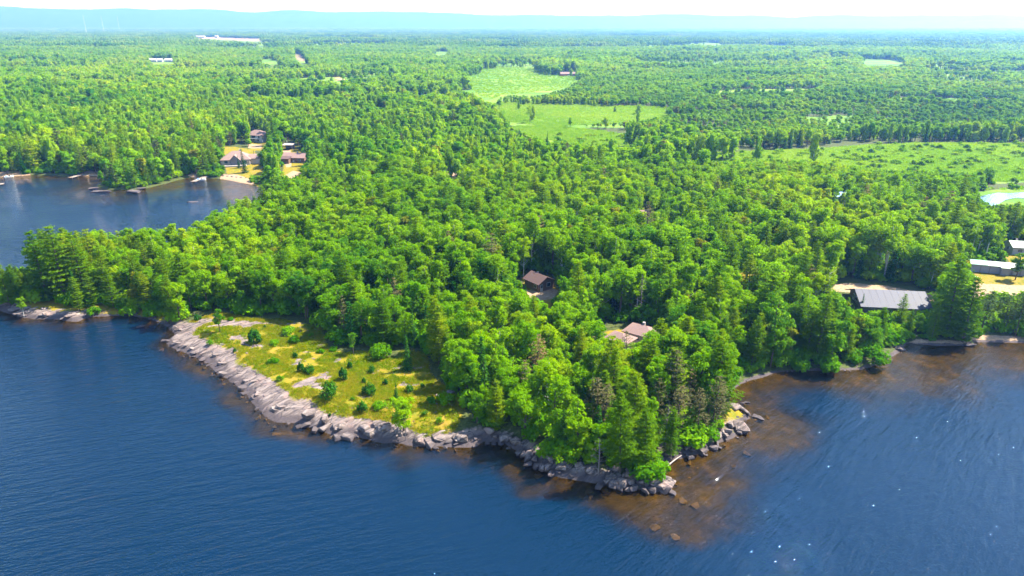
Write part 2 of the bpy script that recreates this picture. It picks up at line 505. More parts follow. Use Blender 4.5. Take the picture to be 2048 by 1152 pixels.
def leaf_material(name, stops, trans=.35, big=.012):
    """colour by individual tree, by stand and by twig"""
    m, t = new_mat(name)
    oi = nd(t, 'ShaderNodeObjectInfo')
    stand = maprange(t, noise(t, oi.outputs['Location'], big, 3, .5), .32, .68)
    wide = maprange(t, noise(t, oi.outputs['Location'], big * .22, 3, .5), .35, .65)
    twig = noise(t, position(t), .8, 3, .6)
    v = math_(t, 'ADD', math_(t, 'MULTIPLY', oi.outputs['Random'], .45), math_(t, 'MULTIPLY', stand, .30))
    v = math_(t, 'ADD', v, math_(t, 'MULTIPLY', wide, .25))
    v = math_(t, 'ADD', v, math_(t, 'MULTIPLY', math_(t, 'SUBTRACT', twig, .5), .55))
    c = ramp(t, v, stops)
    d = nd(t, 'ShaderNodeBsdfDiffuse'); lk(t, c, d.inputs[0])
    tl = nd(t, 'ShaderNodeBsdfTranslucent')
    lk(t, mixc(t, .5, c, (.30, .53, .0), 'MIX') if trans > .3 else c, tl.inputs[0])
    mx = nd(t, 'ShaderNodeMixShader'); mx.inputs[0].default_value = trans
    lk(t, d.outputs[0], mx.inputs[1]); lk(t, tl.outputs[0], mx.inputs[2])
    o = nd(t, 'ShaderNodeOutputMaterial'); lk(t, mx.outputs[0], o.inputs[0])
    return m

M = {}
M['rock'] = make_rock_material()
M['ground'] = make_ground_material()
M['water'] = make_water_material('lake_water', (.0001, .0105, .029))
M['pond'] = make_water_material('pond_water', (.05, .07, .08))
M['broad'] = leaf_material('broadleaf_foliage', [(.05, (.020, .105, .012)), (.30, (.086, .215, .001)), (.6, (.175, .315, .001)), (.92, (.33, .37, .001))], .52)
M['aspen'] = leaf_material('aspen_foliage', [(.1, (.075, .18, .001)), (.5, (.175, .305, .001)), (.88, (.33, .39, .002))], .52)
M['pine'] = leaf_material('pine_foliage', [(.1, (.026, .085, .002)), (.5, (.085, .155, .002)), (.88, (.21, .24, .002))], .34)
M['redpine'] = leaf_material('red_pine_foliage', [(.2, (.03, .065, .018)), (.5, (.06, .095, .022)), (.8, (.10, .12, .03))], .2)
M['spruce'] = leaf_material('spruce_foliage', [(.2, (.008, .05, .006)), (.5, (.02, .085, .008)), (.8, (.05, .12, .008))], .18)
M['juniper'] = leaf_material('juniper_foliage', [(.2, (.012, .06, .006)), (.5, (.03, .10, .006)), (.8, (.06, .14, .008))], .15)
M['bush'] = leaf_material('bush_foliage', [(.2, (.04, .14, .001)), (.5, (.10, .23, .001)), (.8, (.22, .32, .001))], .38)
M['yellowing'] = leaf_material('yellowing_foliage', [(.2, (.10, .14, .006)), (.5, (.17, .19, .008)), (.8, (.26, .22, .012))], .3)
M['deadneedle'] = leaf_material('dead_needles', [(.2, (.05, .055, .02)), (.5, (.10, .09, .035)), (.8, (.18, .11, .045))], .15)
M['bark'] = plain('bark', (.085, .06, .045), .9, .4, 2)
M['birch'] = plain('pale_bark', (.42, .39, .34), .85, .4, 3)
M['deadwood'] = plain('dead_wood', (.15, .125, .115), .9, .35, 2)
M['drift'] = plain('driftwood', (.30, .25, .21), .85, .25, 2)

# ------------------------------------------------------------------ object helpers
def quads_mesh(name, Q, mats, mi=None):
    """a mesh of loose quads from an array (n, 4, 3)"""
    n = len(Q)
    me = bpy.data.meshes.new(name)
    me.vertices.add(4 * n)
    me.vertices.foreach_set('co', np.ascontiguousarray(Q, np.float32).ravel())
    me.loops.add(4 * n)
    me.loops.foreach_set('vertex_index', np.arange(4 * n, dtype=np.int32))
    me.polygons.add(n)
    me.polygons.foreach_set('loop_start', np.arange(0, 4 * n, 4, dtype=np.int32))
    for k in mats:
        me.materials.append(M[k])
    if mi is not None:
        me.polygons.foreach_set('material_index', np.asarray(mi, np.int32))
    me.update(calc_edges=True)
    return me

def grid_mesh(name, xs, ys, Z, keep=None):
    nx, ny = len(xs), len(ys)
    X, Y = np.meshgrid(xs, ys)
    co = np.stack([X, Y, Z], -1).reshape(-1, 3)
    i = np.arange((nx - 1) * (ny - 1))
    r, c = i // (nx - 1), i % (nx - 1)
    a = r * nx + c
    F = np.stack([a, a + 1, a + nx + 1, a + nx], -1)
    if keep is not None:
        F = F[keep.ravel()]
        used, inv = np.unique(F, return_inverse=True)
        co = co[used]; F = inv.reshape(-1, 4)
    else:
        used = np.arange(len(co))
    me = bpy.data.meshes.new(name)
    me.vertices.add(len(co)); me.vertices.foreach_set('co', co.astype(np.float32).ravel())
    me.loops.add(F.size); me.loops.foreach_set('vertex_index', F.astype(np.int32).ravel())
    me.polygons.add(len(F)); me.polygons.foreach_set('loop_start', np.arange(0, F.size, 4, dtype=np.int32))
    me.update(calc_edges=True)
    return me, used

def link(name, data, parent=None):
    o = bpy.data.objects.new(name, data)
    COL.objects.link(o)
    if parent is not None:
        o.parent = parent
    return o

def tag(o, label=None, cat=None, group=None, kind=None):
    if label: o['label'] = label
    if cat: o['category'] = cat
    if group: o['group'] = group
    if kind: o['kind'] = kind
    return o

def axis(segs, lo, hi, g0=1.0, g=1.05, gmax=500):
    """graded grid lines: list of (from, to, step), growing beyond both ends"""
    v = []
    for a, b, s in segs:
        v += list(np.arange(a, b - 1e-6, s))
    v.append(segs[-1][1])
    s = segs[0][2]; x = v[0]; left = []
    while x > lo:
        s = min(s * g, gmax); x -= s; left.append(x)
    s = segs[-1][2]; x = v[-1]
    while x < hi:
        s = min(s * g, gmax); x += s; v.append(x)
    return np.array(left[::-1] + v)

# ------------------------------------------------------------------ ground: one sheet, lake bed included, out to the horizon
gx = axis([(-330, -150, 1.5), (-150, 92, .6), (92, 180, 1.2)], -17500, 17500)
gy = axis([(84, 184, .6), (184, 420, 1.6)], -260, 17500)
X, Y = np.meshgrid(gx, gy)
SD = shore_distance(X, Y)
Z = height(X, Y, SD)
def polymask(poly, w):
    xs_ = [p[0] for p in poly]; ys_ = [p[1] for p in poly]
    m = np.zeros(X.shape)
    b = (X > min(xs_) - 3 * w) & (X < max(xs_) + 3 * w) & (Y > min(ys_) - 3 * w) & (Y < max(ys_) + 3 * w)
    if not b.any():
        return m
    d = pdist(poly, X[b], Y[b])
    d = np.where(pip(poly, X[b], Y[b]), d, -d)
    m[b] = sstep(-w, w, d)
    return m
near_rock = np.exp(-(pdist(ROCK_LINE, X, Y, False) / 15) ** 2) + .8 * np.exp(-(pdist(TIP_LINE, X, Y, False) / 9) ** 2) + .7 * np.exp(-(pdist(POINT_LINE, X, Y, False) / 5) ** 2)
bandw = 1.6 + 7.0 * fbm(X * .07, Y * .07, 5, 3)
rock_m = np.clip(near_rock, 0, 1) * sstep(bandw + 2.5, bandw - 2.5, SD)
meadow_w = polymask(gpoly(P_MEADOW, 3.5), 3.0)
outcrop = sstep(.60, .70, fbm(X * .16 + 3, Y * .22, 77, 4)) * .85
rock_m = np.maximum(rock_m, outcrop * meadow_w)
rock_m = np.maximum(rock_m, .75 * sstep(1.6, .4, np.abs(SD)) * sstep(220, 180, Y))
grass_m = meadow_w.copy()
for k in GRASSY[1:]:
    grass_m = np.maximum(grass_m, polymask(gpoly(CLEAR[k], 4), 2.0))
tip = gpoly([(30, 640), (40, 600), (160, 585), (360, 600), (380, 660), (300, 650), (180, 640)], 2)
grass_m = np.maximum(grass_m, .75 * polymask(tip, 3))
grass_m = np.maximum(grass_m, polymask(gpoly([(1435, 870), (1440, 820), (1480, 800), (1500, 835), (1490, 868)], 2), 1.5))
grass_m = np.maximum(grass_m, .6 * polymask(gpoly(CLEAR['white'], 3), 2))
sand_m = np.zeros(X.shape)
for k, p in SANDY.items():
    sand_m = np.maximum(sand_m, polymask(gpoly(p, .7 if k in 'dlmnrs' else 3.2), 1.2))
field_m = np.zeros(X.shape)
for k in FIELDS:
    field_m = np.maximum(field_m, np.maximum(polymask(gpoly(CLEAR[k], 6), 6), polymask(gpoly([(a, b + (3 if b < 200 else 8)) for a, b in CLEAR[k]], 4), 6)))
field_m = np.maximum(field_m, np.maximum(.8 * sstep(.57, .61, fbm(X * .0042 + 4, Y * .0105, 640, 4)) * sstep(430, 560, Y), sstep(.62, .66, fbm(X * .0013, Y * .0030, 555, 3)) * sstep(2000, 2200, Y)))
field_m = np.maximum(field_m, .48 * sstep(700, 900, Y))
ground_me, _ = grid_mesh('ground', gx, gy, Z)
ca = ground_me.color_attributes.new('mask', 'FLOAT_COLOR', 'POINT')
ca.data.foreach_set('color', np.stack([rock_m, grass_m, sand_m, field_m], -1).astype(np.float32).ravel())
ground_me.materials.append(M['ground'])
ground_me.polygons.foreach_set('use_smooth', np.ones(len(ground_me.polygons), bool))
ground_o = tag(link('ground', ground_me), kind='structure')

def lookup(A, x, y):
    """bilinear value of a grid array, the same surface as the ground mesh"""
    x = np.asarray(x, float); y = np.asarray(y, float)
    i = (np.searchsorted(gx, x) - 1).clip(0, len(gx) - 2); j = (np.searchsorted(gy, y) - 1).clip(0, len(gy) - 2)
    fx = ((x - gx[i]) / (gx[i + 1] - gx[i])).clip(0, 1); fy = ((y - gy[j]) / (gy[j + 1] - gy[j])).clip(0, 1)
    return (A[j, i] * (1 - fx) + A[j, i + 1] * fx) * (1 - fy) + (A[j + 1, i] * (1 - fx) + A[j + 1, i + 1] * fx) * fy

def terrain(x, y):
    return lookup(Z, x, y)

def ground(px, py):
    """where the line of sight through a photo pixel meets the land"""
    d = ray(px, py)
    z = 2.0
    for _ in range(16):
        t = (z - CAM_H) / d[2]
        z = .5 * z + .5 * max(0.0, float(terrain(d[0] * t, d[1] * t)))
    t = (z - CAM_H) / d[2]
    return float(d[0] * t), float(d[1] * t), z

def gz(x, y):
    return float(terrain(x, y))

# ------------------------------------------------------------------ lake
wx = axis([(-340, -150, 2.0), (-150, 150, 1.0)], -4000, 4000, g=1.12)
wy = axis([(62, 185, 1.0), (185, 400, 2.2)], -600, 420, g=1.12)
WX, WY = np.meshgrid(wx, wy)
WD = -height(WX, WY)
wet = (WD > -.6)
kp = wet[:-1, :-1] | wet[1:, :-1] | wet[:-1, 1:] | wet[1:, 1:]
lake_me, used = grid_mesh('lake', wx, wy, np.zeros(WX.shape), kp)
at = lake_me.attributes.new('depth', 'FLOAT', 'POINT')
at.data.foreach_set('value', WD.ravel()[used].astype(np.float32))
lake_me.polygons.foreach_set('use_smooth', np.ones(len(lake_me.polygons), bool))
lake_me.materials.append(M['water'])
lake_o = tag(link('lake', lake_me), kind='structure')

def pond(px, name='pond', dz=.05):
    pts = [flat(a, b, 4.4) for a, b in px]
    cx = sum(p[0] for p in pts) / len(pts); cyy = sum(p[1] for p in pts) / len(pts)
    z = max(gz(*p) for p in pts + [(cx, cyy)]) + dz
    bm = bmesh.new()
    vs = [bm.verts.new((p[0], p[1], z)) for p in pts]
    bm.faces.new(vs)
    me = bpy.data.meshes.new(name); bm.to_mesh(me); bm.free()
    at = me.attributes.new('depth', 'FLOAT', 'POINT')
    at.data.foreach_set('value', np.full(len(me.vertices), 3, np.float32))
    me.materials.append(M['pond'])
    return tag(link(name, me), kind='structure')
pond([(1958, 389), (1975, 386), (1996, 382), (2020, 383), (2048, 381), (2110, 382), (2110, 394), (2060, 393), (2030, 392), (2012, 396), (1998, 404), (1986, 409), (1972, 405), (1966, 397)])
pond([(1114, 243), (1120, 241), (1128, 242), (1146, 243), (1142, 246), (1130, 246), (1118, 246)])
pond([(1253, 309), (1266, 305), (1274, 307), (1266, 311), (1256, 312)])

# ------------------------------------------------------------------ hills on the skyline
def hills(name, dist, tops, seed, depth):
    """ridge at a distance; tops = (photo x, photo y of its crest)"""
    nx, ny = 260, 14
    pxs = np.linspace(-700, 2750, nx)
    cr = np.interp(pxs, [p[0] for p in tops], [p[1] for p in tops])
    cr = cr + (fbm(pxs * .012, pxs * 0 + 3, seed, 4) - .5) * 9
    V = np.zeros((ny, nx, 3))
    for j in range(ny):
        f = j / (ny - 1)
        for i in range(nx):
            a = math.atan2((pxs[i] - 1024), FPX / CP)
            dd = dist + depth * f
            top = CAM_H + dist / math.cos(a) * 0 + dist * (50 - cr[i]) / FPX * 1.0
            z = 2 + (max(top, 20) - 2) * math.sin(min(1, f * 1.7) * math.pi / 2) ** 1.1
            V[j, i] = (math.tan(a) * dd, dd, z)
    a = np.arange((nx - 1) * (ny - 1)); r, c = a // (nx - 1), a % (nx - 1); b = r * nx + c
    F = np.stack([b, b + 1, b + nx + 1, b + nx], -1)
    me = bpy.data.meshes.new(name)
    me.from_pydata(V.reshape(-1, 3).tolist(), [], F.tolist())
    me.polygons.foreach_set('use_smooth', np.ones(len(me.polygons), bool))
    me.materials.append(M['hill'])
    return tag(link(name, me), kind='structure')
mh, th = new_mat('far_woods')
ph = position(th)
principled(th, ramp(th, noise(th, ph, .006, 6, .65), [(.3, (.016, .05, .016)), (.6, (.04, .10, .02)), (.8, (.08, .14, .03))]), .95, bump(th, noise(th, ph, .02, 5, .7), 30, .6), .05)
M['hill'] = mh
hills('hills', 15000, [(-700, 8), (0, 14), (130, 19), (300, 21), (430, 26), (560, 28), (700, 25), (860, 31), (1000, 34), (1150, 33), (1400, 40), (2750, 42)], 5, 2200)
hills('hills', 16800, [(-700, 18), (600, 25), (1000, 31), (1200, 31), (1500, 34), (1700, 31), (1850, 32), (2000, 33), (2100, 31), (2750, 29)], 15, 600)

# ------------------------------------------------------------------ tree shapes
def quad_at(P, N, S, asp, g, roll=None):
    """quads centred on P facing N, half sizes S and S*asp"""
    n = len(P)
    A = g.normal(size=(n, 3)) if roll is None else roll
    U = np.cross(N, A); U /= np.linalg.norm(U, axis=1, keepdims=True) + 1e-9
    V = np.cross(N, U)
    U = U * S[:, None]; V = V * (S * asp)[:, None]
    return np.stack([P - U, P + V * .9 - U * .1, P + U, P - V * .9 + U * .1], 1)

def unit(v):
    return v / (np.linalg.norm(v, axis=1, keepdims=True) + 1e-9)

def tube(pts, rads, sides=6):
    """tapered tube as quads"""
    Q = []
    rings = []
    for i, p in enumerate(pts):
        p = np.array(p, float)
        d = np.array(pts[min(i + 1, len(pts) - 1)], float) - np.array(pts[max(i - 1, 0)], float)
        d /= np.linalg.norm(d) + 1e-9
        a = np.cross(d, (0.31, .95, .07)); a /= np.linalg.norm(a) + 1e-9
        b = np.cross(d, a)
        an = np.arange(sides) / sides * 2 * math.pi
        rings.append(p + rads[i] * (np.cos(an)[:, None] * a + np.sin(an)[:, None] * b))
    for i in range(len(rings) - 1):
        for k in range(sides):
            k2 = (k + 1) % sides
            Q.append([rings[i][k], rings[i][k2], rings[i + 1][k2], rings[i + 1][k]])
    return np.array(Q)

def broad_crown(seed, h, r, base=.2, clumps=34, per=92, leaf=.235, lean=.0):
    g = np.random.default_rng(seed)
    cz = h * (base + 1) / 2; rz = h * (1 - base) / 2
    out = []
    # lobes: the big limbs of the crown, each with its own clumps
    nl = 7
    lob = []
    for i in range(nl):
        a = i / nl * 2 * math.pi * 1.62 + g.uniform(0, .8)
        zz = g.uniform(-.75, .8) if i else .75
        rr = math.sqrt(max(.05, 1 - zz * zz)) * g.uniform(.42, .72)
        lob.append((math.cos(a) * rr * r, math.sin(a) * rr * r, cz + zz * rz * .78))
    for i in range(int(clumps * 1.7)):
        L = np.array(lob[g.integers(nl)])
        d = unit(g.normal(size=(1, 3)))[0]; d[2] = d[2] * .8 + .15
        c = L + d * r * g.uniform(.2, .56)
        out_v = (c - np.array((0, 0, cz))) / np.array((r, r, rz))
        k = np.linalg.norm(out_v)
        if k > .95:
            c = np.array((0, 0, cz)) + (c - np.array((0, 0, cz))) * .95 / k
        cr = g.uniform(.18, .36) * r * .58 + .2
        n = int(per * .62 * g.uniform(.6, 1.4))
        D = unit(g.normal(size=(n, 3)) + np.array((0, 0, .35)))
        P = c + D * cr * g.uniform(.55, 1.12, (n, 1)) * np.array((1.1, 1.1, .8))
        N = unit(D * .9 + np.array((0, 0, .45)) + g.normal(size=(n, 3)) * .5)
        S = leaf * g.uniform(.55, 1.3, n)
        out.append(quad_at(P, N, S, .72, g))
    # inner leaves
    n = 260
    D = unit(g.normal(size=(n, 3)))
    P = np.array((0, 0, cz)) + D * np.array((r, r, rz)) * g.uniform(.2, .68, (n, 1))
    out.append(quad_at(P, unit(g.normal(size=(n, 3)) + (0, 0, .6)), np.full(n, leaf * 1.7), .8, g))
    Q = np.concatenate(out)
    return Q

def broad_trunk(seed, h, r, base=.2, thick=.24):
    g = np.random.default_rng(seed + 1000)
    Q = [tube([(0, 0, -.5), (g.normal() * .1, g.normal() * .1, h * .3), (g.normal() * .25, g.normal() * .25, h * .6), (g.normal() * .3, g.normal() * .3, h * .9)], [thick * 1.25, thick, thick * .65, .05], 7)]
    for i in range(7):
        a = i * 2.4 + g.uniform(0, .7); z0 = h * g.uniform(.25, .6)
        L = r * g.uniform(.55, .85)
        Q.append(tube([(0, 0, z0), (math.cos(a) * L * .5, math.sin(a) * L * .5, z0 + L * .35), (math.cos(a) * L, math.sin(a) * L, z0 + L * .9)], [thick * .42, thick * .28, .03], 5))
    return np.concatenate(Q)

def pine_crown(seed, h, r, base=.16, tiers=13, leaf=.36, flat_top=.25, tuft=13, open_=.0):
    """whorls of long level boughs with plates of needle tufts"""
    g = np.random.default_rng(seed)
    out = []
    for k in range(tiers):
        f = k / (tiers - 1)
        z = h * (base + (1 - base) * (f ** .93))
        prof = (math.sin(min(1, (f + .2) / .5) * math.pi / 2)) * (1 - f) ** .52 + flat_top * (1 - f) * f
        nb = int(g.integers(5, 8)) if f < .85 else 4
        a0 = g.uniform(0, 6.28)
        for b in range(nb):
            if g.uniform() < open_ * (1 - f):
                continue
            a = a0 + b / nb * 2 * math.pi + g.normal() * .22
            L = r * max(.16, prof) * g.uniform(.45, 1.2)
            rise = g.uniform(.02, .22) + .5 * f
            nt = max(2, int(L / .55))
            for q in range(nt):
                s = (q + .8) / nt
                if s < .25 and f < .8:
                    continue
                c = np.array((math.cos(a) * L * s, math.sin(a) * L * s, z + L * s * rise - .05 * L * s * s))
                n = tuft
                side = np.array((-math.sin(a), math.cos(a), 0))
                w = (.32 + .42 * math.sin(s * math.pi * .85)) * min(1, L / 1.6)
                P = c + side * g.normal(size=(n, 1)) * w + np.array((math.cos(a), math.sin(a), .2)) * g.normal(size=(n, 1)) * .22 + np.array((0, 0, 1)) * g.uniform(-.06, .22, (n, 1))
                N = unit(np.array((0, 0, 1.0)) + g.normal(size=(n, 3)) * .38 + np.array((math.cos(a), math.sin(a), 0)) * .25)
                S = leaf * g.uniform(.6, 1.2, n)
                dirv = unit(np.array((math.cos(a), math.sin(a), .25)) + g.normal(size=(n, 3)) * .7)
                out.append(quad_at(P, N, S, .42, g, np.cross(N, dirv)))
    return np.concatenate(out)

def spruce_crown(seed, h, r, base=.05, tiers=22, leaf=.30):
    g = np.random.default_rng(seed)
    out = []
    for k in range(tiers):
        f = k / (tiers - 1)
        z = h * (base + (1 - base) * f)
        L0 = r * ((1 - f) ** .9 + .03)
        nb = max(4, int(9 * (1 - f * .5)))
        a0 = g.uniform(0, 6.28)
        for b in range(nb):
            a = a0 + b / nb * 6.283 + g.normal() * .15
            L = L0 * g.uniform(.7, 1.18)
            nt = max(1, int(L / .45))
            n = 5
            for q in range(nt):
                s = (q + .9) / nt
                c = np.array((math.cos(a) * L * s, math.sin(a) * L * s, z - L * s * .32))
                P = c + g.normal(size=(n, 3)) * np.array((.16, .16, .10))
                N = unit(np.array((math.cos(a) * .6, math.sin(a) * .6, .9)) + g.normal(size=(n, 3)) * .35)
                out.append(quad_at(P, N, leaf * g.uniform(.6, 1.2, n), .5, g))
    P = np.zeros((6, 3)); P[:, 2] = h * np.linspace(.93, 1.0, 6)
    out.append(quad_at(P, unit(g.normal(size=(6, 3)) * (1, 1, .2)), np.full(6, .2), .6, g))
    return np.concatenate(out)

def conifer_trunk(seed, h, thick=.2, boughs=0, r=2.0, base=.2):
    g = np.random.default_rng(seed + 2000)
    Q = [tube([(0, 0, -.5), (g.normal() * .05, g.normal() * .05, h * .5), (0, 0, h * .97)], [thick * 1.2, thick * .75, .03], 7)]
    for i in range(boughs):
        f = (i + .5) / boughs
        z = h * (base + (1 - base) * f * .92); a = i * 2.4
        L = r * (1 - f) * g.uniform(.6, .9) + .3
        Q.append(tube([(0, 0, z), (math.cos(a) * L, math.sin(a) * L, z + L * .15)], [thick * .25, .02], 4))
    return np.concatenate(Q)

def bush_crown(seed, h, r, leaf=.20, n=900, cone=.0):
    g = np.random.default_rng(seed)
    out = []
    for i in range(15):
        a = g.uniform(0, 6.28); s = math.sqrt(g.uniform(0, 1)) * .85
        c = np.array((math.cos(a) * s * r, math.sin(a) * s * r, h * (.28 + .36 * (1 - s) * g.uniform(.6, 1.3))))
        cr = np.array((r * .42, r * .42, h * .34)) * g.uniform(.5, 1.2)
        m = n // 15
        D = unit(g.normal(size=(m, 3)) + (0, 0, .2))
        P = c + D * cr * g.uniform(.6, 1.08, (m, 1))
        P[:, :2] *= np.clip(1 - cone * P[:, 2:3] / h, .12, 1)
        P[:, 2] = np.clip(P[:, 2] * (1 + cone * .35), .02, None)
        N = unit(D * .8 + np.array((0, 0, .5)) + g.normal(size=(m, 3)) * .45)
        out.append(quad_at(P, N, leaf * g.uniform(.6, 1.3, m), .7, g))
    return np.concatenate(out)

def dead_tree(seed, h, thick=.2, nb=26):
    g = np.random.default_rng(seed)
    Q = [tube([(0, 0, -.5), (g.normal() * .1, g.normal() * .1, h * .5), (g.normal() * .2, g.normal() * .2, h)], [thick, thick * .7, .03], 7)]
    B = []
    for i in range(nb):
        z = h * (.25 + .72 * i / nb); a = i * 2.4 + g.normal() * .3
        L = (1 - i / nb * .75) * h * .20 * g.uniform(.5, 1.2)
        p1 = np.array((math.cos(a) * L * .55, math.sin(a) * L * .55, z + L * .12))
        p2 = np.array((math.cos(a) * L, math.sin(a) * L, z + L * g.uniform(-.1, .45)))
        B.append(tube([(0, 0, z), p1, p2], [thick * .22, thick * .14, .015], 4))
        for q in range(3):
            e = p1 + (p2 - p1) * g.uniform(0, 1); f = e + g.normal(size=3) * L * .28
            B.append(tube([e, f], [thick * .09, .012], 3))
    return np.concatenate(Q), np.concatenate(B)

# a stock of shapes per kind: (crown mesh, trunk mesh, height, radius)
STOCK = {}
def stock(kind, leafm, barkm, items):
    L = STOCK.setdefault(kind, [])
    for crown, trunk, h, r in items:
        L.append((quads_mesh(kind + '_crown', crown, [leafm]), quads_mesh(kind + '_trunk', trunk, [barkm]), h, r, crown, trunk, leafm, barkm))

stock('broadleaf', 'broad', 'bark', [(broad_crown(s, h, r, b, c), broad_trunk(s, h, r, b), h, r) for s, h, r, b, c in
      [(1, 15, 3.3, .12, 42), (2, 17, 3.7, .14, 46), (3, 14, 3.9, .12, 44), (4, 18, 3.2, .18, 42), (5, 16, 4.1, .16, 50), (6, 13, 2.9, .1, 36), (7, 16, 3.0, .12, 40), (8, 15, 4.4, .1, 30), (9, 18, 3.6, .25, 26), (10, 12, 3.7, .06, 34)]])
stock('aspen', 'aspen', 'birch', [(broad_crown(20 + s, h, r, b, c, 78, .22), broad_trunk(20 + s, h, r, b, .16), h, r) for s, h, r, b, c in
      [(1, 17, 2.5, .34, 32), (2, 19, 2.8, .38, 34), (3, 16, 2.3, .3, 30), (4, 18, 3.1, .4, 34), (5, 15, 2.6, .25, 32), (6, 20, 2.6, .3, 24), (7, 14, 3.0, .3, 22)]])
stock('pine', 'pine', 'bark', [(pine_crown(40 + s, h, r, b, t), conifer_trunk(40 + s, h, .24, 12, r, b), h, r) for s, h, r, b, t in
      [(1, 19, 3.9, .08, 19), (2, 17, 3.7, .06, 17), (3, 21, 4.2, .12, 20), (4, 15, 3.5, .05, 16), (5, 18, 3.3, .12, 18)]])
stock('redpine', 'redpine', 'bark', [(pine_crown(60 + s, h, r, b, t, .36, .5, 8, .15), conifer_trunk(60 + s, h, .19, 10, r, b), h, r) for s, h, r, b, t in
      [(1, 15, 2.9, .38, 10), (2, 16, 3.2, .42, 10), (3, 14, 2.7, .34, 9)]])
stock('spruce', 'spruce', 'bark', [(spruce_crown(80 + s, h, r), conifer_trunk(80 + s, h, .16), h, r) for s, h, r in
      [(1, 13, 2.3), (2, 15, 2.2), (3, 11, 2.2), (4, 14, 1.8)]])
stock('bush', 'bush', 'bark', [(bush_crown(100 + s, h, r), broad_trunk(100 + s, h * .6, r * .5, .1, .06), h, r) for s, h, r in [(1, 2.4, 1.7), (2, 3.0, 1.8), (3, 1.9, 1.6)]])
stock('juniper', 'juniper', 'bark', [(bush_crown(120 + s, h, r, .15, 900, cn), conifer_trunk(120 + s, h * .8, .07), h, r) for s, h, r, cn in [(1, 2.6, 1.4, .0), (2, 2.6, 1.0, .45), (3, 2.2, 1.2, .2)]])
stock('yellowing', 'yellowing', 'bark', [(broad_crown(140, 13, 2.8, .12, 32), broad_trunk(140, 13, 2.8), 13, 2.8)])
stock('dying', 'deadneedle', 'bark', [(pine_crown(150 + s, 15, 3.0, .15, 11, .34, .3, 5, .25), conifer_trunk(150 + s, 15, .2, 26, 3.4, .15), 15, 3.0) for s in (1, 2)])
for s in (1, 2, 3):
    tq, bq = dead_tree(160 + s, 13, .2)
    STOCK.setdefault('dead', []).append((quads_mesh('bare_branches', bq, ['deadwood']), quads_mesh('dead_trunk', tq, ['deadwood']), 13, 1.5, bq, tq, 'deadwood', 'deadwood'))

OBJ_NAME = {'broadleaf': 'broadleaf_tree', 'aspen': 'aspen_tree', 'pine': 'pine_tree', 'redpine': 'red_pine_tree', 'spruce': 'spruce_tree', 'bush': 'bush', 'juniper': 'juniper_bush',
            'yellowing': 'yellowing_tree', 'dying': 'dying_pine_tree', 'dead': 'dead_tree'}
CATS = {'bush': 'bush', 'juniper': 'bush'}

def plant(kind, x, y, z, h, label, group=None, rot=None, variant=None, wide=1.0):
    s = STOCK[kind][rng.integers(len(STOCK[kind])) if variant is None else variant]
    e = bpy.data.objects.new(OBJ_NAME[kind], None)
    e.empty_display_size = .5
    COL.objects.link(e)
    k = h / s[2]
    e.location = (x, y, z - .05)
    e.rotation_euler = (rng.normal() * .025, rng.normal() * .025, rng.uniform(0, 6.28) if rot is None else rot)
    wide = wide * rng.uniform(.88, 1.2)
    e.scale = (k * wide, k * wide * rng.uniform(.9, 1.1), k)
    tag(e, label, CATS.get(kind, 'tree'), group)
    for nm, me in (('trunk' if kind not in ('bush', 'juniper') else 'stem', s[1]), ('branches' if kind == 'dead' else ('crown' if kind not in ('bush', 'juniper') else 'foliage'), s[0])):
        c = bpy.data.objects.new(nm, me)
        COL.objects.link(c)
        c.parent = e
        if nm == 'branches': c['kind'] = 'stuff'
    return e

def plant_px(kind, px, py, top, label, group=None, variant=None, wide=1.0):
    """a plant standing at a photo pixel whose top reaches a photo row"""
    x, y, z = ground(px, py)
    z = max(z, 0.05)
    d = ray(px, top)
    zt = CAM_H + d[2] * y / d[1]
    h = max(.6, zt - z)
    plant(kind, x, y, z, h, label, group, None, variant, wide)
    PLACED.append((x, y, h))
PLACED = []

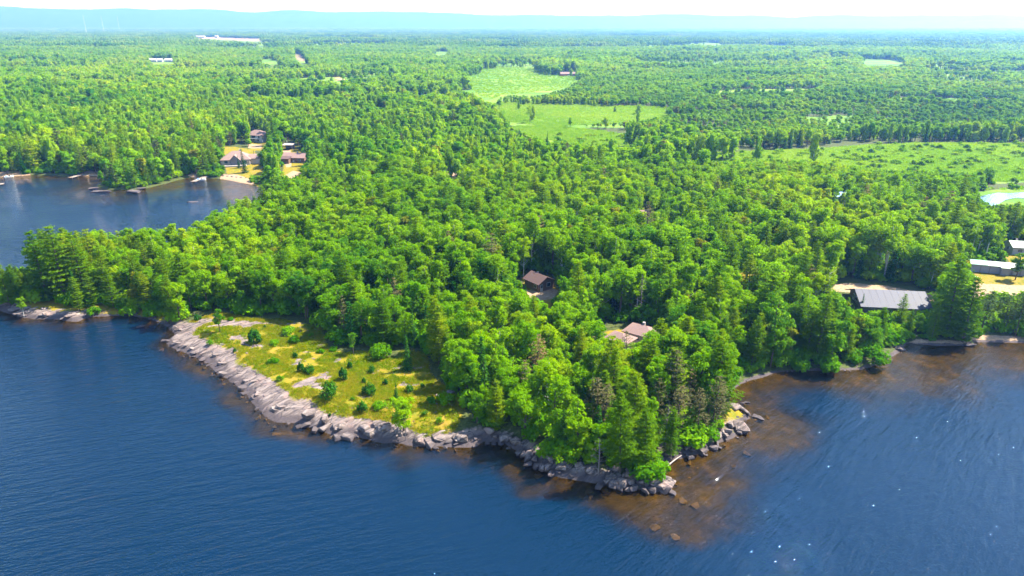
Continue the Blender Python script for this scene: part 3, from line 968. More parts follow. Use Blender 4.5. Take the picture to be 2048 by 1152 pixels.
# ------------------------------------------------------------------ trees and bushes that stand out
HERO = [
    # kind, foot x, foot y, top y, label
    ('pine', 20, 612, 528, 'leftmost pine, small and leaning over the lake at the tip of the peninsula'),
    ('pine', 96, 600, 466, 'tall dark pine second from the left tip of the peninsula'),
    ('pine', 132, 603, 457, 'tallest pine of the clump at the left tip'),
    ('pine', 175, 598, 470, 'tall pine on the right of the left tip clump'),
    ('pine', 160, 622, 556, 'short light green pine just above the pale left tip slab'),
    ('pine', 228, 616, 540, 'broad light green pine on the left shore above brown shallows'),
    ('pine', 300, 622, 545, 'feathery pine left of the small inlet beside the meadow'),
    ('pine', 345, 640, 553, 'broad pine with level boughs at the left end of the meadow'),
    ('aspen', 48, 634, 592, 'yellow green sapling on the rocks at the left tip'),
    ('bush', 190, 630, 610, 'bright bush by the water under the left shore pines'),
    ('bush', 258, 630, 608, 'bright green bush between the pines and the small inlet'),
    ('broadleaf', 440, 664, 614, 'small round tree standing alone by the left meadow rocks'),
    ('broadleaf', 487, 628, 578, 'round green tree at the upper left edge of the meadow'),
    ('juniper', 508, 686, 655, 'spreading pine bush in the upper left meadow'),
    ('bush', 590, 684, 668, 'low round bush near the top middle of the meadow'),
    ('bush', 545, 726, 714, 'low yellowish bush beside the top of the pale rock slab'),
    ('bush', 575, 668, 652, 'small bush in the shade line at the top of the meadow'),
    ('juniper', 602, 742, 722, 'dark juniper on the left of the pair above the rock slab'),
    ('juniper', 619, 746, 728, 'dark juniper on the right of the pair above the rock slab'),
    ('juniper', 656, 796, 760, 'largest round juniper in the lower meadow'),
    ('juniper', 688, 758, 731, 'upright dark juniper in the middle of the meadow'),
    ('juniper', 739, 788, 765, 'small cone shaped juniper in the lower meadow'),
    ('juniper', 818, 784, 767, 'small dark juniper near the right end of the meadow'),
    ('juniper', 724, 824, 801, 'small juniper at the brink of the rock ledge'),
    ('spruce', 792, 797, 765, 'little bluish spruce at the right end of the meadow'),
    ('spruce', 815, 740, 672, 'slender dark spruce standing alone in the right meadow'),
    ('spruce', 829, 692, 620, 'tall dark spruce at the forest edge behind the meadow'),
    ('broadleaf', 707, 708, 662, 'small dark green tree in the upper middle of the meadow'),
    ('bush', 762, 714, 684, 'round green bush in the upper right meadow'),
    ('bush', 735, 690, 668, 'bush at the shaded top edge of the meadow'),
    ('broadleaf', 808, 862, 790, 'slim leafy sapling growing out of the shore ledge'),
    ('dead', 812, 880, 828, 'bare grey snag on the ledge beside the leafy sapling'),
    ('bush', 892, 806, 786, 'bush beside the grey outcrop at the right end of the meadow'),
    ('bush', 862, 806, 792, 'low bush in the lower right corner of the meadow'),
    ('yellowing', 914, 694, 634, 'yellowish tree at the forest edge right of the tall spruce'),
    ('dying', 690, 676, 592, 'grey thinning pine at the forest edge behind the meadow'),
    ('dead', 905, 745, 680, 'bare grey tree among green trees right of the meadow'),
    ('dead', 1196, 948, 872, 'bare grey snag by the water near the end of the point'),
    ('dead', 1330, 900, 800, 'thin bare tree among the dying pines on the point'),
    ('dying', 1310, 860, 762, 'grey brown dying pine highest on the point'),
    ('dying', 1352, 872, 775, 'dying pine with rusty needles in the middle of the point'),
    ('dying', 1394, 872, 780, 'dying pine at the right side of the point'),
    ('dying', 1375, 835, 742, 'thinning grey pine behind the dying pines on the point'),
    ('pine', 1240, 945, 782, 'big spreading pine at the end of the point'),
    ('pine', 1288, 942, 822, 'yellow green pine beside the big pine at the end of the point'),
    ('pine', 1338, 912, 822, 'pine above the dark boulders on the right side of the point'),
    ('pine', 1440, 826, 690, 'bright yellow green pine on the right edge of the point'),
    ('pine', 1425, 790, 660, 'tall bright pine behind the right edge of the point'),
    ('bush', 1298, 955, 915, 'bright green bush at the very end of the point'),
    ('bush', 1326, 945, 922, 'small bush above the driftwood at the end of the point'),
    ('bush', 1420, 880, 856, 'green bush above the boulders on the right of the point'),
    ('dead', 1280, 645, 548, 'bare grey tree standing behind the pink roofed house'),
    ('pine', 1796, 652, 590, 'single pine standing in front of the grey metal roof'),
    ('pine', 1893, 672, 520, 'tallest pine on the right shore beside the grey roofed building'),
    ('pine', 1925, 684, 560, 'pine leaning over the water on the right shore'),
    ('pine', 1862, 682, 610, 'dark pine left of the tallest right shore pine'),
    ('spruce', 1722, 622, 588, 'small dark spruce at the left end of the grey roof'),
    ('bush', 1652, 736, 704, 'round bright bush at the edge of the right cove'),
    ('bush', 1744, 728, 690, 'bright bush at the bend of the right shore'),
    ('bush', 1602, 742, 716, 'leafy bush beside the reddish bank of the right cove'),
    ('broadleaf', 2030, 560, 502, 'round dark tree on the lawn between the two white houses'),
    ('broadleaf', 1060, 246, 208, 'round tree standing alone in the wet meadow'),
    ('broadleaf', 1005, 246, 218, 'smaller tree left of the lone wet meadow tree'),
    ('spruce', 1094, 284, 262, 'small dark tree at the near edge of the wet meadow'),
    ('broadleaf', 1975, 372, 334, 'round tree beside the pond on the right'),
    ('broadleaf', 1210, 258, 232, 'leafy tree at the middle of the wet meadow'),
    ('broadleaf', 1380, 236, 204, 'dark tree at the right end of the wet meadow'),
    ('spruce', 490, 345, 298, 'dark spruce in front of the tan hip roofed house'),
    ('spruce', 478, 336, 312, 'small spruce by the terrace of the tan hip roofed house'),
    ('spruce', 508, 318, 300, 'dark spruce right of the tan hip roofed house'),
    ('yellowing', 395, 345, 296, 'yellow tipped tree by the dock on the bay'),
    ('broadleaf', 545, 330, 292, 'round tree between the two bay houses'),
    ('broadleaf', 535, 352, 330, 'low round tree at the right end of the bay lawn'),
    ('dying', 462, 292, 262, 'rusty dead pine behind the tan hip roofed house'),
    ('dying', 108, 328, 298, 'rust brown pine on the far bay shore'),
]
for kind, fx, fy, ty, lab in HERO:
    plant_px(kind, fx, fy, ty, lab)

g = np.random.default_rng(88)
spots = [(395, 640), (420, 690), (462, 640), (470, 705), (530, 655), (548, 690), (622, 672), (640, 705), (560, 760), (668, 700), (700, 735), (742, 745), (770, 770), (660, 832), (705, 800), (760, 815), (790, 835), (845, 775), (850, 830), (880, 845), (728, 765), (590, 715)]
where = ['by the left end rocks', 'on the left brink of the meadow', 'under the upper left edge trees', 'on the bare ground left of centre', 'in the shade at the top left', 'in the open upper grass', 'beside the upper pale outcrop',
         'above the meadow middle', 'at the top of the pale slab', 'near the little dark green tree', 'left of the upright juniper', 'behind the cone juniper', 'at the centre right', 'on the lower brink by the blocks', 'between the big and cone junipers',
         'below the cone juniper', 'above the leafy sapling', 'below the lone spruce', 'at the lower right corner', 'on the last ledge on the right', 'right of the upright juniper', 'left of the juniper pair']
for (sx_, sy_), w_ in zip(spots, where):
    k_ = 'juniper' if g.uniform() < .35 else 'bush'
    plant_px(k_, sx_, sy_, sy_ - g.uniform(6, 15), ('little dark juniper ' if k_ == 'juniper' else 'little leafy shrub ') + w_)

# ------------------------------------------------------------------ forest positions
def zone(px, py, x, y):
    """shares of broadleaf, aspen, pine, redpine, spruce, yellowing, dying, dead"""
    W = np.tile(np.array([.58, .32, .04, .0, .022, .022, .010, .006]), (len(px), 1))
    def put(poly, w):
        W[pip(poly, px, py)] = w
    put([(-400, 300), (520, 300), (520, 380), (-400, 380)], [.42, .12, .28, .06, .08, .02, .02, .0])
    put([(-200, 545), (60, 540), (300, 545), (380, 600), (380, 680), (-200, 680)], [.28, .10, .58, .0, .02, .02, 0, 0])
    put([(1130, 1000), (1140, 820), (1260, 740), (1400, 720), (1500, 740), (1500, 1000)], [.46, .12, .27, .0, .02, .03, .09, .01])
    put([(1480, 760), (1480, 640), (1800, 620), (1960, 650), (1960, 720)], [.60, .14, .18, 0, .03, .03, .02, 0])
    put([(1930, 690), (1930, 590), (2300, 590), (2300, 720)], [.06, .0, .06, .88, .0, 0, 0, 0])
    put([(1560, 565), (1540, 470), (1960, 470), (1960, 565)], [.20, .72, .03, 0, .05, 0, 0, 0])
    patch = fbm(x * .012, y * .012, 301, 3)
    m = patch > .66
    W[m, 4] += .14
    W[m, 2] += .05
    st = fbm(x * .0045, y * .009, 302, 4)
    far_ = y > 380
    W[y > 700] = [.62, .33, .02, 0, .015, .015, 0, 0]
    m = far_ & (st > .57)
    W[m, 4] += .4
    m = far_ & (st < .43)
    W[m, 1] += .8
    m = pip([(1330, 140), (2250, 130), (2250, 284), (1700, 284), (1330, 300)], px, py) & (_hash(np.floor(x), np.floor(y), 9) < .8)
    W[m] = [.76, .18, .01, 0, .01, .04, 0, 0]
    m = patch < .36
    W[m, 1] += .5
    return W / W.sum(1, keepdims=True)

KINDS = ['broadleaf', 'aspen', 'pine', 'redpine', 'spruce', 'yellowing', 'dying', 'dead']

def scatter(y0, y1, cell, seed, grow=0.0):
    """jittered points on land inside the field of view with a margin"""
    g = np.random.default_rng(seed)
    rows = []
    y = y0
    while y < y1:
        half = (y * CP + CAM_H * SP) * (1024 + 190) / FPX + 12
        n = int(2 * half / cell)
        xs = -half + (np.arange(n) + g.uniform(0, 1, n)) * cell
        rows.append(np.stack([xs, y + g.uniform(0, 1, n) * cell], -1))
        y += cell
    return np.concatenate(rows)

def clear_of(x, y, z, h, r, skip=()):
    ok = np.ones(len(x), bool)
    pts = [(0, 0.0), (0, .5), (0, .85), (0, 1.0), (-.9, .55), (.9, .55), (-.5, .85), (.5, .85)]
    for name, poly in CLEAR.items():
        if name in skip:
            continue
        xs_ = [p[0] for p in poly]; ys_ = [p[1] for p in poly]
        for dx, f in pts:
            px, py = project(x + dx * r, y, z + f * h)
            if name in FIELDS:
                wob = 26 if name in ('marshD', 'wetB', 'wetC', 'fieldA') else 9
                px = px + (fbm(x * .035, y * .02, 811, 3) - .5) * wob * 2; py = py + (fbm(x * .035, y * .02, 812, 3) - .5) * wob * .7
            b = ok & (px > min(xs_)) & (px < max(xs_)) & (py > min(ys_)) & (py < max(ys_))
            i = np.nonzero(b)[0]
            if len(i):
                j = i[pip(poly, px[i], py[i])]
                if name in SPARSE:
                    j = j[_hash(np.floor(x[j] * 3), np.floor(y[j] * 3), 5) < SPARSE[name]]
                ok[j] = False
    return ok

WOODED = gpoly([(1010, 150), (1100, 135), (1420, 135), (1420, 222), (1340, 214), (1200, 212), (1000, 206)], 6)
def glade(x, y):
    """open wet ground among the inland woods"""
    return sstep(.585, .62, fbm(x * .0042 + 4, y * .0105, 640, 4)) * sstep(430, 560, y) * (1 - pip(WOODED, x, y))

def make_points(y0, y1, cell, seed):
    P = scatter(y0, y1, cell, seed)
    x, y = P[:, 0], P[:, 1]
    sd = lookup(SD, x, y)
    k = sd > 2.2
    x, y, sd = x[k], y[k], sd[k]
    z = terrain(x, y)
    px, py = project(x, y, z)
    k = (px > -170) & (px < 2218) & (py < 1200)
    x, y, z, px, py, sd = x[k], y[k], z[k], px[k], py[k], sd[k]
    g = np.random.default_rng(seed + 5)
    W = zone(px, py, x, y)
    kind = (W.cumsum(1) < g.uniform(0, 1, (len(x), 1))).sum(1).clip(0, 7)
    edge_ = (sd < 9) | (pdist(EDGE_POLY, x, y) < 9)
    kind = np.where(edge_ & (kind == 1), 0, kind)
    hmean = np.array([13.0, 14.3, 15.3, 13.5, 10.5, 11.5, 13.0, 11.5])[kind]
    h = hmean * g.normal(1, .17, len(x)).clip(.55, 1.35) * (.92 + .5 * (fbm(x * .02, y * .02, 401, 3) - .5)) * (1 + .9 * sstep(400, 700, y) * (fbm(x * .006, y * .006, 402, 3) - .5))
    low = sstep(420, 520, y) * sstep(-40, 60, x) * sstep(1100, 800, y)
    h = h * (1 - .42 * low) * np.where(pip(SHRUB, px, py), .72 + .5 * sstep(.45, .62, fbm(x * .02, y * .012, 403, 3)), 1.0)
    h = np.where(sd < 7, h * .86, h)
    r = np.array([3.5, 2.6, 3.8, 3.0, 2.1, 2.8, 3.0, 1.5])[kind] * h / hmean
    ok = clear_of(x, y, z, h, r)
    # a shorter tree may still fit under the line of sight
    for f_ in (.75, .55, .4, .28):
        retry = np.nonzero(~ok)[0]
        if not len(retry): break
        ok2 = clear_of(x[retry], y[retry], z[retry], h[retry] * f_, r[retry] * f_)
        idx = retry[ok2]
        h[idx] = h[idx] * f_; ok[idx] = True
    if PLACED:
        A = np.array(PLACED)
        for ax, ay, ah in A:
            ok &= ((x - ax) ** 2 + (y - ay) ** 2) > (1.2 + .12 * ah) ** 2
    for o_x, o_y, rr in KEEP_OFF:
        ok &= ((x - o_x) ** 2 + (y - o_y) ** 2) > rr ** 2
    ok &= ~((glade(x, y) > .5) & (_hash(np.floor(x * 3), np.floor(y * 3), 8) < .93))
    return [v[ok] for v in (x, y, z, h, kind, px, py, sd)]

EDGE_POLY = gpoly(P_MEADOW, 3.5)
KEEP_OFF = []
for a, b, rr in [(1075, 575, 9), (1262, 682, 11), (1770, 595, 13), (1988, 548, 10), (2040, 503, 8), (475, 322, 12), (517, 276, 8), (592, 316, 8)]:
    q = ground(a, b); KEEP_OFF.append((q[0], q[1], rr))

near = make_points(84, 330, 3.7, 11)
x, y, z, h, kind, px, py, sd = near
order = np.argsort(np.hypot(x, y))
LOOKS = {'broadleaf': 'rounded green broadleaf tree', 'aspen': 'slender light green aspen', 'pine': 'pine with level boughs', 'redpine': 'grey green red pine',
         'spruce': 'narrow dark spruce', 'yellowing': 'yellowish green tree', 'dying': 'thinning grey brown pine', 'dead': 'bare grey dead tree'}
PLUR = {'broadleaf': 'broadleaf trees', 'aspen': 'aspens', 'pine': 'pines', 'redpine': 'red pines', 'spruce': 'spruces', 'yellowing': 'yellowish trees', 'dying': 'dying pines', 'dead': 'dead trees'}
MARKS = [('the brown cabin', ground(1078, 574)), ('the pink roofed house', ground(1262, 672)), ('the long grey metal roof', ground(1776, 600)), ('the long white building', ground(1990, 545)),
         ('the rocky meadow', ground(690, 740)), ('the left tip slabs', ground(90, 625)), ('the end of the point', ground(1300, 965)), ('the right cove bend', ground(1790, 705)),
         ('the inner right cove', ground(1470, 790)), ('the hidden end of the bay', flat(540, 420)), ('the tan cabin roof', ground(1284, 440)), ('the blue cabin roof', ground(1686, 402)),
         ('the sunny glade', ground(1500, 545))]
ORD = ['nearest', 'second nearest', 'third nearest', 'fourth nearest', 'fifth nearest', 'sixth nearest', 'seventh nearest', 'eighth nearest', 'ninth nearest', 'tenth nearest', 'eleventh nearest', 'twelfth nearest']
def mark_of(x_, y_):
    j = min(range(len(MARKS)), key=lambda q: (MARKS[q][1][0] - x_) ** 2 + (MARKS[q][1][1] - y_) ** 2)
    dx, dy = x_ - MARKS[j][1][0], y_ - MARKS[j][1][1]
    side = ('behind' if dy > 0 else 'in front of') if abs(dy) > abs(dx) else ('right of' if dx > 0 else 'left of')
    return MARKS[j][0], side, math.hypot(dx, dy)
def name_by_marks(items):
    """items: (kind, x, y, index) -> label and group for each index"""
    bag = {}
    for k, x_, y_, i in items:
        m, side, d = mark_of(x_, y_)
        bag.setdefault((k, m, side), []).append((d, i))
    res = {}
    for (k, m, side), L in bag.items():
        L.sort()
        for r_, (d, i) in enumerate(L):
            lab = '%s, %s %s %s' % (LOOKS[k], ORD[r_], side, m) if r_ < len(ORD) else '%s farther off %s %s' % (LOOKS[k], side, m)
            res[i] = (lab, '%s %s %s' % (PLUR[k], side, m))
    return res
count = dict.fromkeys(KINDS, 0)
rest = []
singles = []
for i in order:
    k = KINDS[kind[i]]
    inframe = -40 < px[i] < 2088 and py[i] < 1180
    if count[k] < 290 and inframe:
        singles.append((k, x[i], y[i], i))
        count[k] += 1
    else:
        rest.append(i)
names = name_by_marks(singles)
for k, x_, y_, i in singles:
    plant(k, x_, y_, z[i], h[i], *names[i])
rest = np.array(rest, int)
print('single trees', count, 'rest', len(rest))

# bushes along the wooded shores
g = np.random.default_rng(77)
bx, by = [], []
for i in range(len(SHORE) - 1):
    (xa, ya), (xb, yb) = SHORE[i], SHORE[i + 1]
    L = math.hypot(xb - xa, yb - ya)
    if L > 300: continue
    for s in np.arange(0, L, 2.1):
        f = (s + g.uniform(0, 2)) / L
        nx_, ny_ = -(yb - ya) / L, (xb - xa) / L
        off = g.uniform(2.0, 5.5)
        bx.append(xa + (xb - xa) * f + nx_ * off); by.append(ya + (yb - ya) * f + ny_ * off)
bx, by = np.array(bx), np.array(by)
sdb = lookup(SD, bx, by)
bz = terrain(bx, by)
bpx, bpy_ = project(bx, by, bz)
rocky = (pdist(ROCK_LINE, bx, by, False) < 9)
beach = np.zeros(len(bx), bool)
for kx in ('d', 'l', 'm', 'r'):
    beach |= pip(gpoly(SANDY[kx], 1), bx, by)
okb = (sdb > 1.6) & ~rocky & ~beach & (bpx > -60) & (bpx < 2110) & (g.uniform(0, 1, len(bx)) < .72) & clear_of(bx, by, bz, np.full(len(bx), 2.5), np.full(len(bx), 1.5), ('house1', 'bay'))
LOOKS['bush'] = 'leafy green shore bush'; PLUR['bush'] = 'shore bushes'
pick = list(np.nonzero(okb)[0][:290])
names = name_by_marks([('bush', bx[i], by[i], i) for i in pick])
for i in pick:
    plant('bush', bx[i], by[i], bz[i], g.uniform(1.6, 4.2), *names[i])
nb = len(pick)
print('shore bushes', nb)

# ------------------------------------------------------------------ the rest of the forest: too many to count, instanced on points
def blob_mass(crown, k, seed):
    """rounded foliage masses filling a crown: small faceted balls as quads"""
    g = np.random.default_rng(seed)
    c = crown.mean(1)
    lo, hi = c.min(0), c.max(0)
    mid, ext = (lo + hi) / 2, (hi - lo) / 2
    out = []
    for i in range(k):
        d = unit(g.normal(size=(1, 3)))[0]
        p = mid + ext * d * g.uniform(.25, .55) if i else mid + np.array((0, 0, ext[2] * .35))
        rad = ext * np.array((.55, .55, .42)) * g.uniform(.8, 1.15)
        nu, nv = 6, 4
        gridp = np.zeros((nv + 1, nu, 3))
        for a in range(nv + 1):
            for b in range(nu):
                th = math.pi * a / nv; ph = 2 * math.pi * (b + .5 * (a % 2)) / nu
                gridp[a, b] = p + rad * np.array((math.sin(th) * math.cos(ph), math.sin(th) * math.sin(ph), math.cos(th))) * g.uniform(.82, 1.15)
        for a in range(nv):
            for b in range(nu):
                out.append([gridp[a, b], gridp[a, (b + 1) % nu], gridp[a + 1, (b + 1) % nu], gridp[a + 1, b]])
    return np.array(out)

def lod_mesh(name, crown, trunk, leafm, barkm, keepn, grow):
    g = np.random.default_rng(len(crown))
    i = g.permutation(len(crown))[:keepn]
    Q = crown[i]
    c = Q.mean(1, keepdims=True)
    Q = c + (Q - c) * grow
    if leafm in ('aspen', 'redpine') and grow > 1.5:
        top = Q[:, :, 2].max(); bot = np.percentile(Q[:, :, 2], 3)
        Q[:, :, 2] = top - (top - Q[:, :, 2]) * (top * .93) / (top - bot)
        crown = Q
    if leafm in ('broad', 'aspen', 'yellowing') and grow > 1.5:
        Q = np.concatenate([Q, blob_mass(crown, 6, keepn)])
    T = trunk[:28]
    return quads_mesh(name, np.concatenate([Q, T]), [leafm, barkm], np.r_[np.zeros(len(Q)), np.ones(len(T))])

def stock_collection(name, keepn, grow):
    c = bpy.data.collections.new(name)
    index = {}
    n = 0
    for k in KINDS:
        for j, s in enumerate(STOCK[k]):
            me = lod_mesh('tree_shape', s[4], s[5], s[6], s[7], keepn, grow) if k != 'dead' else quads_mesh('tree_shape', np.concatenate([s[4], s[5]]), ['deadwood'])
            o = bpy.data.objects.new('%s_%03d' % (name, n), me)
            c.objects.link(o)
            index.setdefault(k, []).append(n)
            n += 1
    return c, index

def instancer(name, coll, pos, idx, rot, scl):
    me = bpy.data.meshes.new(name)
    n = len(pos)
    me.vertices.add(n)
    me.vertices.foreach_set('co', np.asarray(pos, np.float32).ravel())
    for nm, ty, fld, dat in (('vi', 'INT', 'value', np.asarray(idx, np.int32)), ('rot', 'FLOAT', 'value', np.asarray(rot, np.float32)), ('scl', 'FLOAT_VECTOR', 'vector', np.asarray(scl, np.float32).ravel())):
        a = me.attributes.new(nm, ty, 'POINT'); a.data.foreach_set(fld, dat)
    o = link(name, me)
    ng = bpy.data.node_groups.new(name + '_nodes', 'GeometryNodeTree')
    ng.interface.new_socket('Geometry', in_out='INPUT', socket_type='NodeSocketGeometry')
    ng.interface.new_socket('Geometry', in_out='OUTPUT', socket_type='NodeSocketGeometry')
    gi = ng.nodes.new('NodeGroupInput'); go = ng.nodes.new('NodeGroupOutput')
    ci = ng.nodes.new('GeometryNodeCollectionInfo'); ci.inputs['Collection'].default_value = coll
    ci.inputs['Separate Children'].default_value = True; ci.inputs['Reset Children'].default_value = True
    ip = ng.nodes.new('GeometryNodeInstanceOnPoints'); ip.inputs['Pick Instance'].default_value = True
    def attr(nm, ty):
        a = ng.nodes.new('GeometryNodeInputNamedAttribute'); a.data_type = ty; a.inputs[0].default_value = nm
        return a.outputs['Attribute']
    cx = ng.nodes.new('ShaderNodeCombineXYZ')
    er = ng.nodes.new('FunctionNodeEulerToRotation')
    L = ng.links.new
    L(gi.outputs[0], ip.inputs['Points']); L(ci.outputs[0], ip.inputs['Instance'])
    L(attr('vi', 'INT'), ip.inputs['Instance Index'])
    L(attr('rot', 'FLOAT'), cx.inputs[2]); L(cx.outputs[0], er.inputs[0]); L(er.outputs[0], ip.inputs['Rotation'])
    L(attr('scl', 'FLOAT_VECTOR'), ip.inputs['Scale'])
    L(ip.outputs[0], go.inputs[0])
    md = o.modifiers.new('trees', 'NODES'); md.node_group = ng
    return o

REFH = {k: [s[2] for s in STOCK[k]] for k in KINDS}
def forest(name, coll, index, x, y, z, h, kind, seed):
    g = np.random.default_rng(seed)
    n = len(x)
    vi = np.zeros(n, int); s = np.zeros(n)
    for ki, k in enumerate(KINDS):
        m = np.nonzero(kind == ki)[0]
        if not len(m): continue
        v = g.integers(0, len(index[k]), len(m))
        vi[m] = np.array(index[k])[v]
        s[m] = h[m] / np.array(REFH[k])[v]
    w = s * g.uniform(.9, 1.15, n) * (1 + .5 * sstep(400, 900, y)) * np.where((y > 380) & (h < 8), 1.45, 1.0)
    return instancer(name, coll, np.stack([x, y, z - .05], -1), vi, g.uniform(0, 6.28, n), np.stack([w, w, s], -1))

full_c, full_i = stock_collection('near_shapes', 4000, 1.0)
f = forest('woodland', full_c, full_i, x[rest], y[rest], z[rest], h[rest], kind[rest], 3)
tag(f, 'dense mixed green wood behind the nearest trees of the peninsula', 'forest', kind='stuff')

mid_c, mid_i = stock_collection('mid_shapes', 620, 1.8)
midp = make_points(330, 760, 4.8, 12)
far_c, far_i = stock_collection('far_shapes', 150, 2.4)
farp = make_points(760, 2100, 5.6, 13)
tag(forest('inland_forest', mid_c, mid_i, *[midp[i] for i in (0, 1, 2, 3, 4)], 4), 'green mixed forest inland around the bay houses and the wet meadows', 'forest', kind='stuff')
tag(forest('distant_forest', far_c, far_i, *[farp[i] for i in (0, 1, 2, 3, 4)], 5), 'hazy forest around the far fields', 'forest', kind='stuff')
print('mid', len(midp[0]), 'far', len(farp[0]))

# patches of forest for the plain up to the hills
patch_c = bpy.data.collections.new('patch_shapes')
for v in range(4):
    g = np.random.default_rng(900 + v)
    Qs = []; mi = []
    for a in range(6):
        for b in range(6):
            k = ['broadleaf', 'broadleaf', 'broadleaf', 'aspen', 'aspen', 'spruce'][g.integers(6)]
            s = STOCK[k][g.integers(len(STOCK[k]))]
            i = g.permutation(len(s[4]))[:46]
            q = s[4][i]; c = q.mean(1, keepdims=True)
            q = c + (q - c) * (3.0 if k in ('broadleaf', 'aspen') else 5.0)
            if k in ('broadleaf', 'aspen'):
                q = np.concatenate([q[:20], blob_mass(s[4], 3, int(a * 6 + b))])
            q = q * g.uniform(.85, 1.2) * np.array((1.25, 1.25, 1.0)) + np.array(((a - 2.5 + g.uniform(-.4, .4)) * 7.5, (b - 2.5 + g.uniform(-.4, .4)) * 7.5, 0))
            Qs.append(q); mi += [{'broadleaf': 0, 'aspen': 1, 'spruce': 2, 'pine': 3}[k]] * len(q)
    me = quads_mesh('forest_patch', np.concatenate(Qs), ['broad', 'aspen', 'spruce', 'pine'], mi)
    o = bpy.data.objects.new('patch_%d' % v, me)
    patch_c.objects.link(o)
def patches(y0, y1, cell, seed, sc):
    P = scatter(y0, y1, cell, seed)
    x, y = P[:, 0], P[:, 1]
    z = terrain(x, y)
    px, py = project(x, y, z)
    g = np.random.default_rng(seed)
    h = np.full(len(x), 17.0)
    ok = clear_of(x, y, z, h, np.full(len(x), 15.0)) & (fbm(x * .0013, y * .0030, 555, 3) < .64) & (glade(x, y) < .5)
    x, y, z = x[ok], y[ok], z[ok]
    n = len(x)
    s = g.uniform(.85, 1.2, n)
    return np.stack([x, y, z - .2], -1), g.integers(0, 4, n), g.integers(0, 4, n) * 1.5708, np.stack([np.full(n, sc), np.full(n, sc), s], -1)
A = patches(2100, 6000, 44, 31, 1.0)
B = patches(6000, 15200, 88, 32, 2.0)
pp = [np.concatenate([a, b]) for a, b in zip(A, B)]
tag(instancer('horizon_forest', patch_c, *pp), 'blue hazy forest plain stretching to the hills', 'forest', kind='stuff')
print('patches', len(pp[0]))

# undergrowth on the forest floor
uc = bpy.data.collections.new('undergrowth_shapes')
for v in range(3):
    s_ = STOCK['bush'][v]
    uc.objects.link(bpy.data.objects.new('shrub_%d' % v, lod_mesh('shrub', s_[4], s_[5], 'bush', 'bark', 380, 1.6)))
U = scatter(86, 420, 2.9, 61)
ux, uy = U[:, 0], U[:, 1]
usd = lookup(SD, ux, uy)
k = (usd > 3) & (lookup(sand_m, ux, uy) < .2) & (lookup(rock_m, ux, uy) < .3) & ~pip(EDGE_POLY, ux, uy)
ux, uy = ux[k], uy[k]
uz = terrain(ux, uy)
g = np.random.default_rng(62)
us = g.uniform(.7, 2.3, len(ux)) * np.clip(usd[k] / 8, .45, 1)
k = clear_of(ux, uy, uz, us * 2.4, us * 1.4)
for o_x, o_y, rr in KEEP_OFF:
    k &= ((ux - o_x) ** 2 + (uy - o_y) ** 2) > rr ** 2
ux, uy, uz, us = ux[k], uy[k], uz[k], us[k]
tag(instancer('undergrowth', uc, np.stack([ux, uy, uz - .1], -1), g.integers(0, 3, len(ux)), g.uniform(0, 6.28, len(ux)), np.stack([us, us, us], -1)),
    'leafy undergrowth covering the forest floor between the trunks', 'undergrowth', kind='stuff')

# ------------------------------------------------------------------ marsh scrub and meadow grass
def tuft_mesh(seed, n, hgt, spread, mat):
    g = np.random.default_rng(seed)
    a = g.uniform(0, 6.28, n); s = np.sqrt(g.uniform(0, 1, n)) * spread
    b = np.stack([np.cos(a) * s, np.sin(a) * s, np.zeros(n)], -1)
    t = b + np.stack([g.normal(size=n) * .3 * hgt, g.normal(size=n) * .3 * hgt, hgt * g.uniform(.5, 1.1, n)], -1)
    w = np.stack([-np.sin(a), np.cos(a), np.zeros(n)], -1) * (.05 + .06 * hgt)
    return quads_mesh('tuft', np.stack([b - w, b + w, t + w * .25, t - w * .25], 1), [mat])
M['grass'] = leaf_material('meadow_grass', [(.15, (.06, .13, .002)), (.38, (.18, .19, .003)), (.6, (.29, .21, .006)), (.85, (.34, .20, .03))], .5, .05)
M['sedge'] = leaf_material('marsh_growth', [(.2, (.10, .22, .008)), (.5, (.20, .32, .02)), (.8, (.32, .38, .04))], .5, .01)
gc = bpy.data.collections.new('grass_shapes')
for v in range(4):
    gc.objects.link(bpy.data.objects.new('tuft_%d' % v, tuft_mesh(500 + v, 26, .24, .55, 'grass')))
g = np.random.default_rng(41)
mp = gpoly(P_MEADOW, 3.5)
n = 26000
qx = g.uniform(min(p[0] for p in mp), max(p[0] for p in mp), n); qy = g.uniform(min(p[1] for p in mp), max(p[1] for p in mp), n)
ix = np.searchsorted(gx, qx).clip(0, len(gx) - 1); iy = np.searchsorted(gy, qy).clip(0, len(gy) - 1)
ok = pip(mp, qx, qy) & (rock_m[iy, ix] < .35) & (fbm(qx * .3, qy * .3, 610, 3) > .33)
qx, qy = qx[ok], qy[ok]
qz = terrain(qx, qy)
k = qz > .4
qx, qy, qz = qx[k], qy[k], qz[k]
s = g.uniform(.6, 1.5, len(qx))
tag(instancer('meadow_grass', gc, np.stack([qx, qy, qz], -1), g.integers(0, 4, len(qx)), g.uniform(0, 6.28, len(qx)), np.stack([s, s, s], -1)),
    'yellow green grass of the open meadow above the rocks', 'grass', kind='stuff')
sc_ = bpy.data.collections.new('scrub_shapes')
for v in range(3):
    sc_.objects.link(bpy.data.objects.new('scrub_%d' % v, tuft_mesh(520 + v, 60, 1.0, 1.6, 'sedge')))
for v in range(2):
    b_ = bush_crown(530 + v, 2.6, 1.8, .45, 200)
    sc_.objects.link(bpy.data.objects.new('scrub_%d' % (3 + v), quads_mesh('willow', b_, ['bush'])))
sx, sy = [], []
